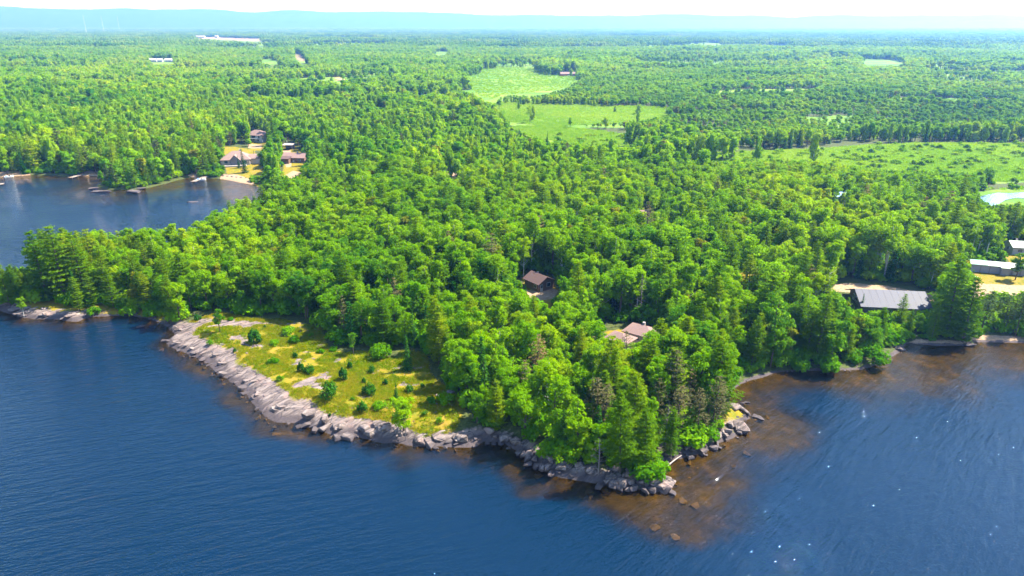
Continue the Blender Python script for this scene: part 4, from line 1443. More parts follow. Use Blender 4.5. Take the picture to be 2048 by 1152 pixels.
for kx, n in (('marshD', 16000), ('wetB', 4500), ('wetC', 3500), ('pond', 300), ('fieldA', 4000)):
    poly = gpoly(CLEAR[kx], 5)
    a = g.uniform(min(p[0] for p in poly), max(p[0] for p in poly), n); b = g.uniform(min(p[1] for p in poly), max(p[1] for p in poly), n)
    ok = pip(poly, a, b)
    if kx == 'pond':
        ok &= project(a, b, np.full(n, 4.0))[1] < 378
    sx.append(a[ok]); sy.append(b[ok])
sx, sy = np.concatenate(sx), np.concatenate(sy)
sz = terrain(sx, sy)
v = np.where((g.uniform(0, 1, len(sx)) < .965) | (sy > 480), g.integers(0, 3, len(sx)), g.integers(3, 5, len(sx)))
s = g.uniform(.6, 1.5, len(sx))
tag(instancer('marsh_scrub', sc_, np.stack([sx, sy, sz - .05], -1), v, g.uniform(0, 6.28, len(sx)), np.stack([s, s, s * .9], -1)),
    'pale green sedge and low scrub covering the marshes', 'marsh plants', kind='stuff')

# ------------------------------------------------------------------ rocks
def rock_mesh(seed, sx_, sy_, sz_, n=13):
    g = np.random.default_rng(seed)
    P = unit(g.normal(size=(n, 3)))
    P = np.sign(P) * np.abs(P) ** .62
    P = P * np.array((sx_, sy_, sz_)) * g.uniform(.75, 1.08, (n, 1))
    bm = bmesh.new()
    for p in P: bm.verts.new(p)
    bmesh.ops.convex_hull(bm, input=bm.verts)
    for v_ in [v_ for v_ in bm.verts if not v_.link_faces]: bm.verts.remove(v_)
    bmesh.ops.dissolve_limit(bm, angle_limit=R(14), verts=bm.verts, edges=bm.edges)
    bmesh.ops.bevel(bm, geom=bm.edges[:], offset=.045 * min(1, sz_ * 2), segments=1, affect='EDGES', profile=.5)
    me = bpy.data.meshes.new('stone'); bm.to_mesh(me); bm.free()
    me.materials.append(M['rock'])
    return me
STONES = [rock_mesh(700 + i, 1.0, .72, .55) for i in range(9)]
SLABS = [rock_mesh(740 + i, 1.0, .46, .22, 14) for i in range(8)]
NST = 0
def stone(x, y, z, size, rotz, tilt=(0, 0), slab=False, parent=ground_o, flatk=1.0):
    global NST
    o = bpy.data.objects.new('stone', (SLABS if slab else STONES)[rng.integers(8)])
    COL.objects.link(o)
    o.parent = parent
    o.location = (x, y, z); o.rotation_euler = (tilt[0], tilt[1], rotz); o.scale = (size, size * rng.uniform(.8, 1.25), size * flatk)
    NST += 1
    return o
def along(pts, step, off, size, slab=False, jit=.8, zoff=-.1, flatk=1.0, prob=1.0):
    W_ = [flat(*p) for p in pts]
    for i in range(len(W_) - 1):
        (xa, ya), (xb, yb) = W_[i], W_[i + 1]
        L = math.hypot(xb - xa, yb - ya)
        nx_, ny_ = -(yb - ya) / L, (xb - xa) / L
        for s in np.arange(0, L, step):
            if rng.uniform() > prob: continue
            f = min(1, (s + rng.uniform(0, step)) / L)
            d = rng.uniform(*off)
            x_ = xa + (xb - xa) * f + nx_ * d + rng.normal() * jit * .3; y_ = ya + (yb - ya) * f + ny_ * d + rng.normal() * jit * .3
            sz_ = rng.uniform(*size)
            z_ = max(-.3, gz(x_, y_)) + zoff * sz_
            rot = FOLI_ROT + rng.normal() * .22 if slab else rng.uniform(0, 6.28)
            stone(x_, y_, z_, sz_, rot, (rng.normal() * .12 + (.15 if slab else 0), rng.normal() * .12), slab, flatk=flatk)
MAIN = [(334, 684), (351, 699), (385, 711), (413, 727), (437, 753), (478, 775), (505, 808), (525, 832), (549, 845), (594, 848), (642, 861), (669, 873), (724, 878), (792, 886), (860, 893), (898, 895), (948, 896)]
along(MAIN[:7], 1.7, (.2, 3.8), (.8, 2.0), True, zoff=.02, flatk=1.2)
along(MAIN[5:], 6.0, (.0, 4.5), (1.6, 3.6), True, zoff=-.15, flatk=1.1)
along(MAIN[9:], 1.7, (-.2, 2.4), (.6, 1.8), False, zoff=.1)
along(MAIN, 3.0, (-1.0, .6), (.35, .9), False)
along([(-30, 616), (0, 618), (34, 635), (85, 638), (154, 643), (178, 634)], 2.2, (.3, 4), (1.0, 2.6), True, zoff=.0, flatk=1.3)
along([(262, 631), (300, 640), (328, 650), (352, 670)], 2.0, (-.3, 2), (.5, 1.2))
along([(968, 884), (1037, 904), (1061, 923), (1085, 942), (1119, 956), (1160, 962), (1208, 970), (1228, 975), (1272, 978), (1310, 983)], .55, (-.6, 2.8), (.4, 1.3), zoff=.3)
along([(1208, 972), (1272, 978), (1330, 985)], .7, (.2, 4.0), (.6, 1.5), zoff=.4)
along([(1333, 955), (1313, 928), (1354, 916), (1406, 905), (1447, 883), (1488, 864)], .5, (-.5, 2.2), (.35, 1.1), zoff=.3)
along([(1481, 843), (1502, 838), (1478, 812), (1452, 806), (1464, 779)], 1.1, (-.5, 1.2), (.3, .8))
along([(1464, 779), (1498, 762), (1549, 747), (1600, 742), (1655, 742), (1724, 739), (1768, 725), (1802, 700)], 1.5, (-.9, .9), (.2, .55), prob=.8)
# stones on the lake bed off the point and scattered through the meadow
for k in range(90):
    (xa, ya) = POINT_LINE[rng.integers(len(POINT_LINE))] if k < 60 else ROCK_LINE[rng.integers(len(ROCK_LINE))]
    x_, y_ = xa + rng.normal() * 6, ya + rng.normal() * 5
    z_ = gz(x_, y_)
    if -1.6 < z_ < -.15:
        stone(x_, y_, z_, rng.uniform(.4, 1.3), rng.uniform(0, 6.28), flatk=.6)
for k in range(260):
    x_, y_ = rng.uniform(*sorted((EDGE_POLY[0][0], EDGE_POLY[15][0]))), rng.uniform(100, 165)
    if pip(EDGE_POLY, np.array([x_]), np.array([y_]))[0] and gz(x_, y_) > 1.5 and rng.uniform() < .6 + float(lookup(rock_m, x_, y_)):
        stone(x_, y_, gz(x_, y_), rng.uniform(.18, .55) * (1.6 if rng.uniform() < .12 else 1), rng.uniform(0, 6.28), flatk=.55)
print('stones', NST)

def boulder(px_, py_, size, label, rot=0.0, slab=False, zoff=.0, flatk=1.0, ylong=1.0, at_water=True):
    if at_water:
        x_, y_ = flat(px_, py_, .2); z_ = 0.0
    else:
        x_, y_, z_ = ground(px_, py_)
    o = bpy.data.objects.new('boulder', (SLABS if slab else STONES)[rng.integers(8)])
    COL.objects.link(o)
    o.location = (x_, y_, z_ + zoff); o.rotation_euler = (0, 0, rot); o.scale = (size, size * ylong, size * flatk)
    tag(o, label, 'boulder')
    return o
boulder(1462, 818, 2.3, 'broad pinkish boulder at the waterline on the right of the point', R(-40), False, .35, .9)
boulder(1489, 822, 3.0, 'long smooth pinkish boulder sloping into the water right of the point', R(-62), False, .3, .55, .62)
boulder(1484, 858, 2.4, 'angular dark slab at the corner of the point', R(-55), True, .5, 2.0, 1.5)
boulder(1512, 832, 1.1, 'wet low rock off the long pinkish boulder', R(-30), False, .0, .6)
boulder(1521, 834, 1.2, 'outermost low rock off the right of the point', R(-40), False, .0, .5)
boulder(1494, 803, .8, 'small dark rock in the water beyond the pinkish boulders', 0, False, .0, .7)
boulder(1485, 806, .55, 'tiny rock beside the small dark rock off the point', 0, False, .05, .8)
boulder(1322, 966, 3.4, 'flat dark slab running into the lake at the end of the point', R(-42), True, .15, 1.6, 1.5)
boulder(1292, 958, 1.7, 'pale tilted boulder at the end of the point', R(20), False, .7, .7)
boulder(1268, 962, 1.5, 'tan boulder on the left of the pile at the end of the point', R(5), False, .5, .7)
boulder(1345, 984, .9, 'outermost wet rock at the end of the point', R(-40), False, 0, .7)
boulder(1098, 938, 1.6, 'big dark boulder in the shade on the left of the point', R(30), False, .5, .9)
boulder(280, 653, 1.3, 'small pale rock islet with a tuft in the inlet', R(10), False, .15, .6)
boulder(334, 680, 1.6, 'outlying grey rock at the left end of the rocky shore', R(10), False, .1, .6)
boulder(206, 383, 6.0, 'long low pale rock at the tip of the far spit', R(5), False, .1, .28, .5)
boulder(188, 377, 3.0, 'grey rock at the left of the far spit', R(30), False, .2, .5, .7)
boulder(268, 383, 5.0, 'smooth pale rock on the right of the far spit', R(-20), False, .1, .30, .6)
boulder(281, 377, 3.2, 'small pale rock beside the reeds of the far spit', R(10), False, .1, .3, .6)
boulder(386, 403, 3.4, 'flat pale rock standing alone in the bay', R(10), False, 0, .18, .5)
boulder(206, 390, 1.4, 'tiny tan rock in the bay in front of the far spit', 0, False, 0, .3)
boulder(1800, 696, 2.2, 'pale rocky corner where the right cove bends', R(30), False, .2, .6)
boulder(1938, 688, 1.8, 'grey rock at the water under the right shore pines', R(10), False, .1, .5)
boulder(905, 783, 2.0, 'curved grey outcrop at the right end of the meadow', R(50), False, .0, .45, .7, False)
boulder(876, 793, .8, 'round grey stone in the right meadow', 0, False, .15, .9, 1, False)
boulder(872, 808, .5, 'small white stone in the lower right meadow', 0, False, .15, .8, 1, False)
boulder(632, 690, 2.6, 'pale flat outcrop in the upper meadow', R(-10), False, -.2, .3, .5, False)
boulder(728, 706, 1.4, 'low pinkish outcrop beside the upper meadow bush', R(0), False, -.1, .35, .7, False)
boulder(672, 722, 1.9, 'grey jagged outcrop in the middle of the meadow', R(60), False, -.2, .5, .6, False)
boulder(1318, 878, .9, 'rounded tan boulder among the trees of the point', R(0), False, .6, .8, 1, False)
boulder(619, 835, 1.8, 'dark squared block at the lower end of the pale slab', R(40), True, .9, 2.6, 1.5, False)

# ------------------------------------------------------------------ driftwood
def log(px0, py0, px1, py1, rad, label):
    a = ground(px0, py0); b = ground(px1, py1)
    mx_ = [(a[i] + b[i]) / 2 for i in range(3)]
    pts = []
    for k in range(5):
        f = k / 4
        xx = a[0] + (b[0] - a[0]) * f - mx_[0]; yy = a[1] + (b[1] - a[1]) * f - mx_[1]
        pts.append((xx + .12 * math.sin(k * 2.1), yy + .1 * math.cos(k * 1.7), max(a[2], b[2], .2) + rad * .8 - mx_[2] + .03 * k))
    Q = tube(pts, [rad, rad * .95, rad * .8, rad * .65, rad * .4], 8)
    tag(link('driftwood_log', quads_mesh('log', Q, ['drift'])), label, 'log').location = mx_
log(1328, 938, 1362, 914, .15, 'long pale driftwood log along the right side of the point')
log(1306, 945, 1318, 920, .12, 'short white driftwood log standing at the end of the point')

# ------------------------------------------------------------------ buildings
M['brown_wall'] = plain('brown_boards', (.155, .09, .06), .8, .25, 2)
M['brown_roof'] = plain('brown_shingles', (.085, .05, .045), .85, .2, 3)
M['pink_roof'] = plain('pink_brown_shingles', (.19, .118, .102), .85, .2, 3)
M['tan_roof'] = plain('tan_shingles', (0.188, 0.124, 0.101), .85, .18, 3)
M['metal_roof'] = plain('grey_metal_roof', (.038, .040, .058), .6, .08, .6, .25, 0)
M['green_roof'] = plain('green_metal_roof', (.12, .26, .20), .55, .12, 1, .5)
M['pale_roof'] = plain('pale_green_roof', (0.300, 0.352, 0.285), .6, .1, 1)
M['white_wall'] = plain('white_siding', (0.375, 0.383, 0.413), .6, .08, 2)
M['lilac_wall'] = plain('pale_panels', (0.270, 0.270, 0.323), .6, .1, 2)
M['grey_wall'] = plain('grey_boards', (.16, .14, .14), .8, .25, 2)
M['tan_wall'] = plain('tan_siding', (.42, .34, .27), .75, .12, 2)
M['white_trim'] = plain('white_trim', (0.435, 0.427, 0.413), .5, .06, 3)
M['red_wall'] = plain('red_boards', (.36, .12, .07), .8, .2, 1)
M['stone_chimney'] = plain('chimney_stone', (.30, .26, .24), .9, .3, 5)
M['deck_wood'] = plain('deck_wood', (.22, .17, .13), .8, .25, 3)
M['concrete'] = plain('pale_concrete', (0.270, 0.232, 0.203), .85, .12, 1)
M['mast_steel'] = plain('mast_steel', (.70, .70, .72), .5, .1, 1)
M['blue_tarp'] = plain('blue_sheeting', (.16, .32, .60), .6, .1, 1)
mg, tg = new_mat('window_glass')
principled(tg, (.03, .04, .05), .08, None, .6)
M['glass'] = mg

def mesh_from(name, verts, faces, mat):
    me = bpy.data.meshes.new(name)
    me.from_pydata([tuple(v) for v in verts], [], faces)
    bm = bmesh.new(); bm.from_mesh(me)
    bmesh.ops.recalc_face_normals(bm, faces=bm.faces)
    bm.to_mesh(me); bm.free()
    me.materials.append(M[mat])
    return me

def box(name, x0, x1, y0, y1, z0, z1, mat, parent):
    v = [(x0, y0, z0), (x1, y0, z0), (x1, y1, z0), (x0, y1, z0), (x0, y0, z1), (x1, y0, z1), (x1, y1, z1), (x0, y1, z1)]
    f = [(0, 3, 2, 1), (4, 5, 6, 7), (0, 1, 5, 4), (1, 2, 6, 5), (2, 3, 7, 6), (3, 0, 4, 7)]
    return link(name, mesh_from(name, v, f, mat), parent)

def slab_poly(name, top, th, mat, parent):
    """a roof plane with thickness, given its upper corners"""
    n = len(top)
    v = list(top) + [(p[0], p[1], p[2] - th) for p in top]
    f = [tuple(range(n)), tuple(range(2 * n - 1, n - 1, -1))] + [(i, (i + 1) % n, n + (i + 1) % n, n + i) for i in range(n)]
    return link(name, mesh_from(name, v, f, mat), parent)

def opening(side, u, z, w, hh, L, W, parent, door=False):
    """window or door on a wall: side 'x+','x-','y+','y-', u along it"""
    e = .07
    nm = 'door' if door else 'window'
    if side[0] == 'y':
        s = -1 if side[1] == '-' else 1
        y_ = s * W / 2
        fr = box(nm, u - w / 2, u + w / 2, min(y_, y_ + s * e), max(y_, y_ + s * e), z, z + hh, 'white_trim', parent)
        box('pane', u - w / 2 + .12, u + w / 2 - .12, min(y_ + s * e * .6, y_ + s * (e + .02)), max(y_ + s * e * .6, y_ + s * (e + .02)), z + (.12 if not door else hh * .5), z + hh - .12, 'glass', fr)
    else:
        s = -1 if side[1] == '-' else 1
        x_ = s * L / 2
        fr = box(nm, min(x_, x_ + s * e), max(x_, x_ + s * e), u - w / 2, u + w / 2, z, z + hh, 'white_trim', parent)
        box('pane', min(x_ + s * e * .6, x_ + s * (e + .02)), max(x_ + s * e * .6, x_ + s * (e + .02)), u - w / 2 + .12, u + w / 2 - .12, z + (.12 if not door else hh * .5), z + hh - .12, 'glass', fr)

def house(name, label, x_, y_, rot, L, W, hw, rise, wallm, roofm, hip=False, over=.5, wins=(), doors=(), chimney=None, cat='house', z_=None, gable=None):
    e = bpy.data.objects.new(name, None); COL.objects.link(e)
    z_ = gz(x_, y_) if z_ is None else z_
    e.location = (x_, y_, z_); e.rotation_euler = (0, 0, rot)
    tag(e, label, cat)
    a, b = L / 2, W / 2
    v = [(-a, -b, -.6), (a, -b, -.6), (a, b, -.6), (-a, b, -.6), (-a, -b, hw), (a, -b, hw), (a, b, hw), (-a, b, hw)]
    fc = [(0, 3, 2, 1), (0, 1, 5, 4), (2, 3, 7, 6)]
    if hip:
        fc += [(1, 2, 6, 5), (3, 0, 4, 7), (4, 5, 6, 7)]
    else:
        v += [(-a, 0, hw + rise - .1), (a, 0, hw + rise - .1)]
        fc += [(1, 2, 6, 9, 5), (3, 0, 4, 8, 7), (4, 5, 9, 8), (6, 7, 8, 9)]
    link('wall', mesh_from('wall', v, fc, wallm), e)
    ao, bo = a + over, b + over
    zo = hw - over * rise / b + .12; zr = hw + rise + .12
    if hip:
        k = max(0.4, a - b)
        T = [(-ao, -bo, zo), (ao, -bo, zo), (ao, bo, zo), (-ao, bo, zo), (-k, 0, zr), (k, 0, zr)]
        B = [(p[0], p[1], p[2] - .16) for p in T[:4]]
        rf = link('roof', mesh_from('roof', T + B, [(0, 1, 5, 4), (1, 2, 5), (2, 3, 4, 5), (3, 0, 4), (0, 6, 7, 1), (1, 7, 8, 2), (2, 8, 9, 3), (3, 9, 6, 0), (6, 9, 8, 7)], roofm), e)
    else:
        T = [(-ao, -bo, zo), (ao, -bo, zo), (ao, 0, zr), (-ao, 0, zr), (-ao, bo, zo), (ao, bo, zo)]
        B = [(p[0], p[1], p[2] - .18) for p in T]
        rf = link('roof', mesh_from('roof', T + B, [(0, 1, 2, 3), (3, 2, 5, 4), (6, 9, 8, 7), (9, 10, 11, 8), (0, 6, 7, 1), (4, 5, 11, 10), (1, 7, 8, 2), (2, 8, 11, 5), (0, 3, 9, 6), (3, 4, 10, 9)], roofm), e)
    if chimney:
        cx_, cy_, cw, ch = chimney
        zc = hw + rise * (1 - abs(cy_) / b)
        box('chimney', cx_ - cw / 2, cx_ + cw / 2, cy_ - cw / 2, cy_ + cw / 2, zc - .4, zc + ch, 'stone_chimney', rf)
    for sd_, u, zz, w, hh in wins: opening(sd_, u, zz, w, hh, L, W, e)
    for sd_, u, w, hh in doors: opening(sd_, u, .05, w, hh, L, W, e, True)
    return e, rf

def at_px(px_, py_):
    q = ground(px_, py_)
    return q[0], q[1]

# brown cabin in the middle of the wood
cx_, cy_ = at_px(1078, 574)
cab, cab_roof = house('cabin', 'small brown cabin with brown gable roof in a clearing in the wood', cx_, cy_, R(-52), 6.4, 5.8, 2.6, 1.5, 'brown_wall', 'brown_roof',
      wins=[('x+', .9, .9, 1.5, 1.3), ('y-', 1.8, .9, 1.2, 1.1)], doors=[('x+', -1.8, 1.0, 2.05)], chimney=(-1.4, .6, .4, .5))
# house with two pink roofs behind the point
cx_, cy_ = at_px(1284, 680)
pk, pk_roof = house('house', 'house with pinkish shingle roofs half hidden by trees behind the point', cx_, cy_, R(-35), 7.5, 5.4, 2.7, 1.3, 'tan_wall', 'pink_roof', hip=True,
      wins=[('x+', 0, .9, 1.4, 1.2), ('y-', -2, .9, 1.4, 1.2), ('y-', 2, .9, 1.4, 1.2)], doors=[('y-', 0, 1.0, 2.05)], chimney=(0, .5, .6, .9))
cx_, cy_ = at_px(1240, 692)
house('garage', 'small pink roofed outbuilding left of the half hidden pink roofed house', cx_, cy_, R(-40), 5.6, 4.4, 2.4, 1.1, 'tan_wall', 'pink_roof', hip=True, doors=[('y-', 0, 2.4, 2.1)], wins=[('x+', 0, 1.0, 1.0, .9)], cat='garage')
# long building with grey metal roof
cx_, cy_ = at_px(1773, 610)
gb, gb_roof = house('long_building', 'long dark building with a broad grey metal roof near the right shore', cx_, cy_, R(-7), 16.5, 11.0, 2.1, 2.3, 'grey_wall', 'metal_roof', over=1.1,
      wins=[('y-', -6, .9, 1.6, 1.2), ('y-', -2, .9, 1.6, 1.2), ('y-', 3, .9, 1.6, 1.2), ('x-', 0, .9, 1.6, 1.2), ('y-', 7, .9, 1.2, 1.2)], doors=[('y-', 5, 1.0, 2.05), ('x-', 2.5, 1.0, 2.05)], cat='building')
for k in range(11):
    u = -9.3 + k * 1.85
    zo = 2.1 - 1.1 * 2.3 / 5.5 + .12
    slab_poly('roof_seam', [(u, -6.58, zo + .02), (u + .05, -6.58, zo + .02), (u + .05, -.04, 4.54), (u, -.04, 4.54)], .05, 'metal_roof', gb_roof)
# white long building
cx_, cy_ = at_px(1990, 543)
wb, wb_roof = house('long_white_building', 'long low white building with green and pale roof by the gravel road', cx_, cy_, R(-17), 15.0, 4.6, 2.5, .6, 'lilac_wall', 'pale_roof', over=.35,
      wins=[('y-', 1.2, 1.0, 1.2, .9)], doors=[('y-', 4.6, .9, 2.0), ('x+', 0, .9, 2.0)], cat='building')
slab_poly('green_roof_panel', [(-7.9, -2.68, 2.62), (-3.2, -2.68, 2.62), (-3.2, -.02, 3.28), (-7.9, -.02, 3.28)], .08, 'green_roof', wb_roof)
slab_poly('green_roof_panel', [(-3.2, 2.68, 2.62), (-7.9, 2.68, 2.62), (-7.9, .02, 3.28), (-3.2, .02, 3.28)], .08, 'green_roof', wb_roof)
box('porch', .4, 2.6, -3.5, -2.3, -.5, 2.3, 'lilac_wall', wb)
box('porch_roof', .2, 2.8, -3.75, -2.2, 2.3, 2.45, 'pale_roof', wb)
for u in (-5, -2.5, 3.6, 5.9):
    box('wall_batten', u, u + .12, -2.38, -2.31, -.4, 2.35, 'grey_wall', wb)
# white cottage at the right edge
cx_, cy_ = at_px(2046, 505)
wc, _r = house('cottage', 'white cottage with pale roof at the right edge of the picture', cx_, cy_, R(-12), 9.5, 6.5, 2.7, 1.2, 'white_wall', 'pale_roof', wins=[('y-', -2.6, .9, 1.5, 1.2), ('y-', 1.6, .9, 1.5, 1.2), ('x-', 0, .9, 1.2, 1.1)], doors=[('y-', -.6, 1.0, 2.05)], chimney=(-2.5, .8, .5, .8))
box('deck', -3.6, .8, -5.0, -3.3, -.5, .45, 'deck_wood', wc)
box('deck_rail', -3.6, .8, -5.0, -4.92, .9, 1.0, 'white_trim', wc)
for u in (-3.6, -2.15, -.7, .72):
    box('deck_post', u, u + .08, -4.99, -4.93, .45, .95, 'white_trim', wc)
# tan house on the bay
cx_, cy_ = at_px(475, 326)
th_, _r = house('house', 'large tan hip roofed house above the beach on the bay', cx_, cy_, R(12), 15, 11, 3.2, 3.6, 'tan_wall', 'tan_roof', hip=True, over=.7,
      wins=[('y-', -5, .8, 2.0, 1.6), ('y-', -2.2, .8, 2.0, 1.6), ('y-', 5.2, .8, 1.8, 1.4), ('x+', 0, .9, 1.8, 1.4)], doors=[('y-', 2.2, 1.6, 2.1)], chimney=(2, 1.2, .9, 1.4))
# cross gable and side wing
link('front_gable', mesh_from('front_gable', [(-2.6, -6.6, -.5), (2.6, -6.6, -.5), (2.6, -6.6, 2.9), (0, -6.6, 5.4), (-2.6, -6.6, 2.9), (-2.6, -1, -.5), (2.6, -1, -.5), (2.6, -1, 2.9), (0, -1, 5.4), (-2.6, -1, 2.9)],
     [(0, 1, 2, 3, 4), (9, 8, 7, 6, 5), (0, 5, 6, 1), (1, 6, 7, 2), (4, 9, 5, 0)], 'grey_wall'), th_)
slab_poly('gable_roof', [(-3.1, -7.1, 2.55), (-3.1, -1, 2.55), (0, -1, 5.65), (0, -7.1, 5.65)], .15, 'tan_roof', th_)
slab_poly('gable_roof', [(0.01, -7.1, 5.65), (0.01, -1, 5.65), (3.1, -1, 2.55), (3.1, -7.1, 2.55)], .15, 'tan_roof', th_)
box('wing', 7.4, 13, -3.4, 3.4, -.6, 2.8, 'tan_wall', th_)
slab_poly('wing_roof', [(7.0, -3.9, 2.85), (13.5, -3.9, 2.85), (13.5, 0, 4.9), (7.0, 0, 4.9)], .15, 'tan_roof', th_)
slab_poly('wing_roof', [(13.5, 3.9, 2.85), (7.0, 3.9, 2.85), (7.0, 0.01, 4.9), (13.5, 0.01, 4.9)], .15, 'tan_roof', th_)
box('terrace', -6, 6, -9.6, -6.7, -.8, .15, 'concrete', th_)
cx_, cy_ = at_px(517, 282)
hb, _r = house('house', 'white house with brown roof on the rise behind the bay', cx_, cy_, R(-18), 13, 9, 4.6, 2.6, 'white_wall', 'pink_roof', hip=True,
      wins=[('y-', -4.2, 2.8, 1.5, 1.3), ('y-', 0, 2.8, 3.2, 1.5), ('y-', 4.2, 2.8, 1.5, 1.3), ('y-', -3.5, .6, 1.5, 1.3), ('y-', 3.5, .6, 1.5, 1.3)], doors=[('y-', 0, 1.8, 2.1)])
box('balcony', -2.6, 4.5, -6.3, -4.6, 2.3, 2.5, 'white_trim', hb)
cx_, cy_ = at_px(593, 322)
hc, _r = house('house', 'low house with reddish brown roof beside the curved driveway', cx_, cy_, R(-8), 13, 8, 2.7, 2.0, 'brown_wall', 'pink_roof', wins=[('y-', -4, .9, 1.6, 1.2), ('y-', 3.6, .9, 1.6, 1.2)], doors=[('y-', 0, 1.0, 2.05)], chimney=(1, .5, .7, 1.0))
box('garage_wing', -5.8, -1.2, -7.4, -3.9, -.5, 2.5, 'brown_wall', hc)
slab_poly('garage_roof', [(-6.2, -7.9, 2.5), (-.8, -7.9, 2.5), (-.8, -3.6, 3.4), (-6.2, -3.6, 3.4)], .15, 'brown_roof', hc)
# shelter up the driveway
cx_, cy_ = at_px(578, 299)
z_ = gz(cx_, cy_)
sh = bpy.data.objects.new('open_shelter', None); COL.objects.link(sh); sh.location = (cx_, cy_, z_); tag(sh, 'open shelter with pale flat roof at the top of the curved driveway', 'shelter')
slab_poly('roof', [(-3.2, -3, 3.2), (3.2, -3, 3.2), (3.2, 3, 3.5), (-3.2, 3, 3.5)], .25, 'concrete', sh)
for a_ in (-2.8, 2.65):
    for b_ in (-2.7, 2.5):
        box('post', a_, a_ + .18, b_, b_ + .18, -.3, 3.0, 'grey_wall', sh)
box('back_wall', -2.9, 2.9, 2.7, 2.85, -.3, 3.1, 'grey_wall', sh)
# roofs deeper in the wood
cx_, cy_ = at_px(1284, 440)
house('cabin', 'tan cabin roof just showing among trees above the brown cabin', cx_, cy_, R(20), 8, 5.5, 2.6, 1.4, 'tan_wall', 'tan_roof', wins=[('y-', 0, .9, 1.3, 1.1)], doors=[('y-', 2.4, 1.0, 2.0)])
cx_, cy_ = at_px(1686, 402)
house('cabin', 'blue roofed cabin just showing between trees at the upper right', cx_, cy_, R(-10), 9, 5.5, 2.6, 1.3, 'white_wall', 'blue_tarp', wins=[('y-', 0, .9, 1.3, 1.1)], doors=[('y-', 2.6, 1.0, 2.0)])
cx_, cy_ = at_px(1136, 152)
house('barn', 'long reddish barn at the far edge of the round field', cx_, cy_, R(4), 22, 9, 3.2, 2.2, 'red_wall', 'tan_roof', doors=[('y-', 0, 3.5, 3.0)], wins=[('y-', -6, 1, 1.4, 1.2), ('y-', 6, 1, 1.4, 1.2)], cat='barn')
for u, w_, lab in ((307, 12, 'leftmost of the three small white buildings far off in the forest'), (321, 9, 'middle one of the three small white buildings far off in the forest'), (338, 13, 'rightmost of the three small white buildings far off in the forest')):
    cx_, cy_ = at_px(u, 124)
    house('far_house', lab, cx_, cy_, R(10), w_, 9, 4, 2.6, 'white_wall', 'white_trim', wins=[('y-', -2.5, 1.2, 1.6, 1.4), ('y-', 2.5, 1.2, 1.6, 1.4)], doors=[('y-', 0, 1.2, 2.2)])
for u, v_, w_, lab in ((394, 76, 90, 'long white shed far off on the plain at the left'), (434, 76, 16, 'small white building right of the long far shed'), (515, 77, 26, 'white building at the right end of the far gravel strip')):
    cx_, cy_ = at_px(u, v_)
    house('far_shed', lab, cx_, cy_, 0, w_, 22, 9 if w_ < 50 else 7, 6, 'white_wall', 'concrete', wins=[('y-', -3, 2, 2.5, 2)], doors=[('y-', 3, 4, 4)], cat='shed')
cx_, cy_ = at_px(724, 131)
house('far_house', 'tiny white house against dark trees left of the round field', cx_, cy_, 0, 9, 7, 3.4, 2, 'white_wall', 'white_trim', wins=[('y-', -2, 1, 1.2, 1.2)], doors=[('y-', 1.5, 1, 2.1)])
cx_, cy_ = at_px(757, 209)
house('camp', 'pale cabin in the sunny gap of the forest left of the fields', cx_, cy_, R(-15), 9, 6, 2.6, 1.6, 'tan_wall', 'concrete', wins=[('y-', -2, 1, 1.2, 1.1)], doors=[('y-', 1.5, 1, 2.1)], cat='cabin')

# tank in the yard
cx_, cy_ = at_px(1948, 560)
tk = bpy.data.objects.new('storage_tank', None); COL.objects.link(tk); tk.location = (cx_, cy_, gz(cx_, cy_)); tk.rotation_euler = (0, 0, R(-12)); tag(tk, 'small white rounded tank on the bare yard by the long white building', 'tank')
prof = [(-.95, .05), (-.85, .30), (-.6, .42), (.6, .42), (.85, .30), (.95, .05)]
Q = tube([(p[0], 0, .75) for p in prof], [p[1] for p in prof], 12)
link('shell', quads_mesh('shell', Q, ['white_wall']), tk)
for u in (-.55, .4):
    box('foot', u, u + .15, -.3, .3, -.1, .45, 'grey_wall', tk)

# ------------------------------------------------------------------ docks, raft and boats on the bay
def dock(px0, py0, px1, py1, w, label, z_=.55):
    a = flat(px0, py0, z_); b = flat(px1, py1, z_)
    L = math.hypot(b[0] - a[0], b[1] - a[1])
    e = bpy.data.objects.new('dock', None); COL.objects.link(e)
    e.location = (a[0], a[1], 0); e.rotation_euler = (0, 0, math.atan2(b[1] - a[1], b[0] - a[0])); tag(e, label, 'dock')
    n = max(3, int(L / 1.2))
    for k in range(n):
        box('deck_section', L * k / n + .02, L * (k + 1) / n - .02, -w / 2, w / 2, z_ - .15, z_, 'deck_wood', e)
    for k in range(0, n + 1, 3):
        for s in (-1, 1):
            box('post', L * k / n - .08, L * k / n + .08, s * w / 2 - .08, s * w / 2 + .08, -1.2, z_ + .35, 'grey_wall', e)
dock(140, 355, 170, 347, 2.4, 'long wooden dock reaching out from the small far beach')
dock(386, 363, 418, 350, 2.6, 'pale dock angling out from the shore below the tan house')
dock(-14, 369, 8, 367, 3.2, 'pale swimming raft at the left edge of the bay')
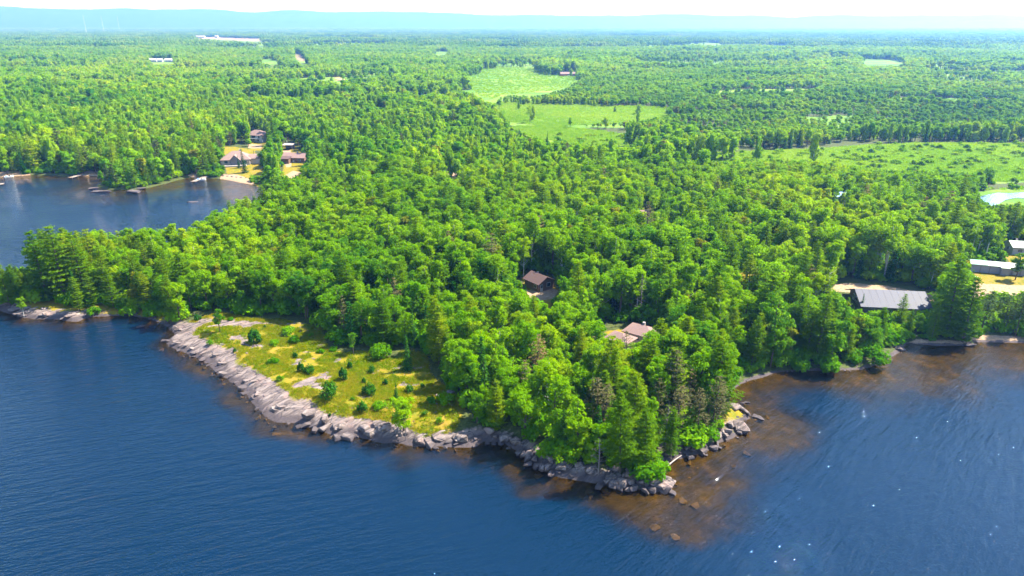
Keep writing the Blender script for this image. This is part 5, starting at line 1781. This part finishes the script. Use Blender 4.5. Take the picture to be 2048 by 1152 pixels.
def boat(px_, py_, L, rot, label, hullm='white_trim'):
    x_, y_ = flat(px_, py_, .2)
    e = bpy.data.objects.new('motorboat', None); COL.objects.link(e); e.location = (x_, y_, 0); e.rotation_euler = (0, 0, rot); tag(e, label, 'boat')
    st = [(-.5, .16, .17), (-.2, .19, .16), (.15, .18, .17), (.38, .10, .20), (.5, .01, .23)]
    V = []
    for u, w, t_ in st:
        V += [(u * L, -w * L, t_ * L * .9), (u * L, -w * L * .7, -.04 * L), (u * L, w * L * .7, -.04 * L), (u * L, w * L, t_ * L * .9)]
    F = []
    for i in range(len(st) - 1):
        for k in range(3):
            F.append((i * 4 + k, i * 4 + k + 1, i * 4 + 5 + k, i * 4 + 4 + k))
        F.append((i * 4 + 3, i * 4, i * 4 + 4, i * 4 + 7))
    F.append((0, 3, 2, 1)); F.append((16, 17, 18, 19))
    link('hull', mesh_from('hull', V, F, hullm), e)
    box('windshield', .05 * L, .09 * L, -.13 * L, .13 * L, .155 * L, .26 * L, 'glass', e)
    box('seat', -.32 * L, -.18 * L, -.12 * L, .12 * L, .155 * L, .22 * L, 'blue_tarp', e)
    box('engine', -.56 * L, -.49 * L, -.05 * L, .05 * L, -.02 * L, .24 * L, 'grey_wall', e)
boat(18, 354, 4.6, R(60), 'small motorboat drawn up at the sandy left end of the far shore')
boat(402, 360, 5.0, R(30), 'small motorboat moored beside the pale dock')
# fire ring terrace / stone steps of the bay beach: low retaining stones
for k in range(7):
    q = ground(446 + k * 9, 352 + k * .8)
    stone(q[0], q[1], q[2] + .1, rng.uniform(.5, .9), rng.uniform(0, 6))

# ------------------------------------------------------------------ radio masts far off at the left
def mast(px_, base, top, label, w=1.7):
    d0 = ray(px_, base); t0 = (6 - CAM_H) / d0[2]
    x_, y_ = d0[0] * t0, d0[1] * t0
    dt = ray(px_, top); H_ = CAM_H + dt[2] * y_ / dt[1] - 6
    e = bpy.data.objects.new('radio_mast', None); COL.objects.link(e); e.location = (x_, y_, 5); tag(e, label, 'mast')
    legs = [(w * math.cos(a_), w * math.sin(a_)) for a_ in (0, 2.09, 4.19)]
    for lx, ly in legs:
        link('leg', quads_mesh('leg', tube([(lx, ly, 0), (lx * .8, ly * .8, H_)], [.5, .4], 4), ['mast_steel']), e)
    n = int(H_ / (w * 2.2))
    Q = []
    for k in range(n):
        z0, z1 = H_ * k / n, H_ * (k + 1) / n
        for i in range(3):
            a_, b_ = legs[i], legs[(i + 1) % 3]
            Q.append(tube([(a_[0] * .9, a_[1] * .9, z0), (b_[0] * .9, b_[1] * .9, z1)], [.22, .22], 3))
    link('lattice', quads_mesh('lattice', np.concatenate(Q), ['mast_steel']), e)
mast(174, 70, 30, 'leftmost of three pale radio masts far off at the left')
mast(209, 68, 32, 'middle of three pale radio masts far off at the left')
mast(240, 65, 33, 'rightmost of three pale radio masts far off at the left')

# ------------------------------------------------------------------ haze
HB = (-17600, 17600, -262, 17620, -9.2, 640)
me = mesh_from('haze', [(HB[i & 1], HB[2 + ((i >> 1) & 1)], HB[4 + (i >> 2)]) for i in range(8)], [(0, 2, 3, 1), (4, 5, 7, 6), (0, 1, 5, 4), (2, 6, 7, 3), (0, 4, 6, 2), (1, 3, 7, 5)], 'rock')
me.materials.clear()
mv, tv = new_mat('haze')
pv = nd(tv, 'ShaderNodeVolumePrincipled')
pv.inputs['Color'].default_value = (.16, .38, 1.0, 1)
pv.inputs['Absorption Color'].default_value = (.72, .72, .72, 1)
pv.inputs['Density'].default_value = 1.75e-4
pv.inputs['Anisotropy'].default_value = .55
ov = nd(tv, 'ShaderNodeOutputMaterial')
lk(tv, pv.outputs[0], ov.inputs['Volume'])
me.materials.append(mv)
tag(link('haze', me), 'pale blue summer haze over the whole landscape', 'haze', kind='stuff')
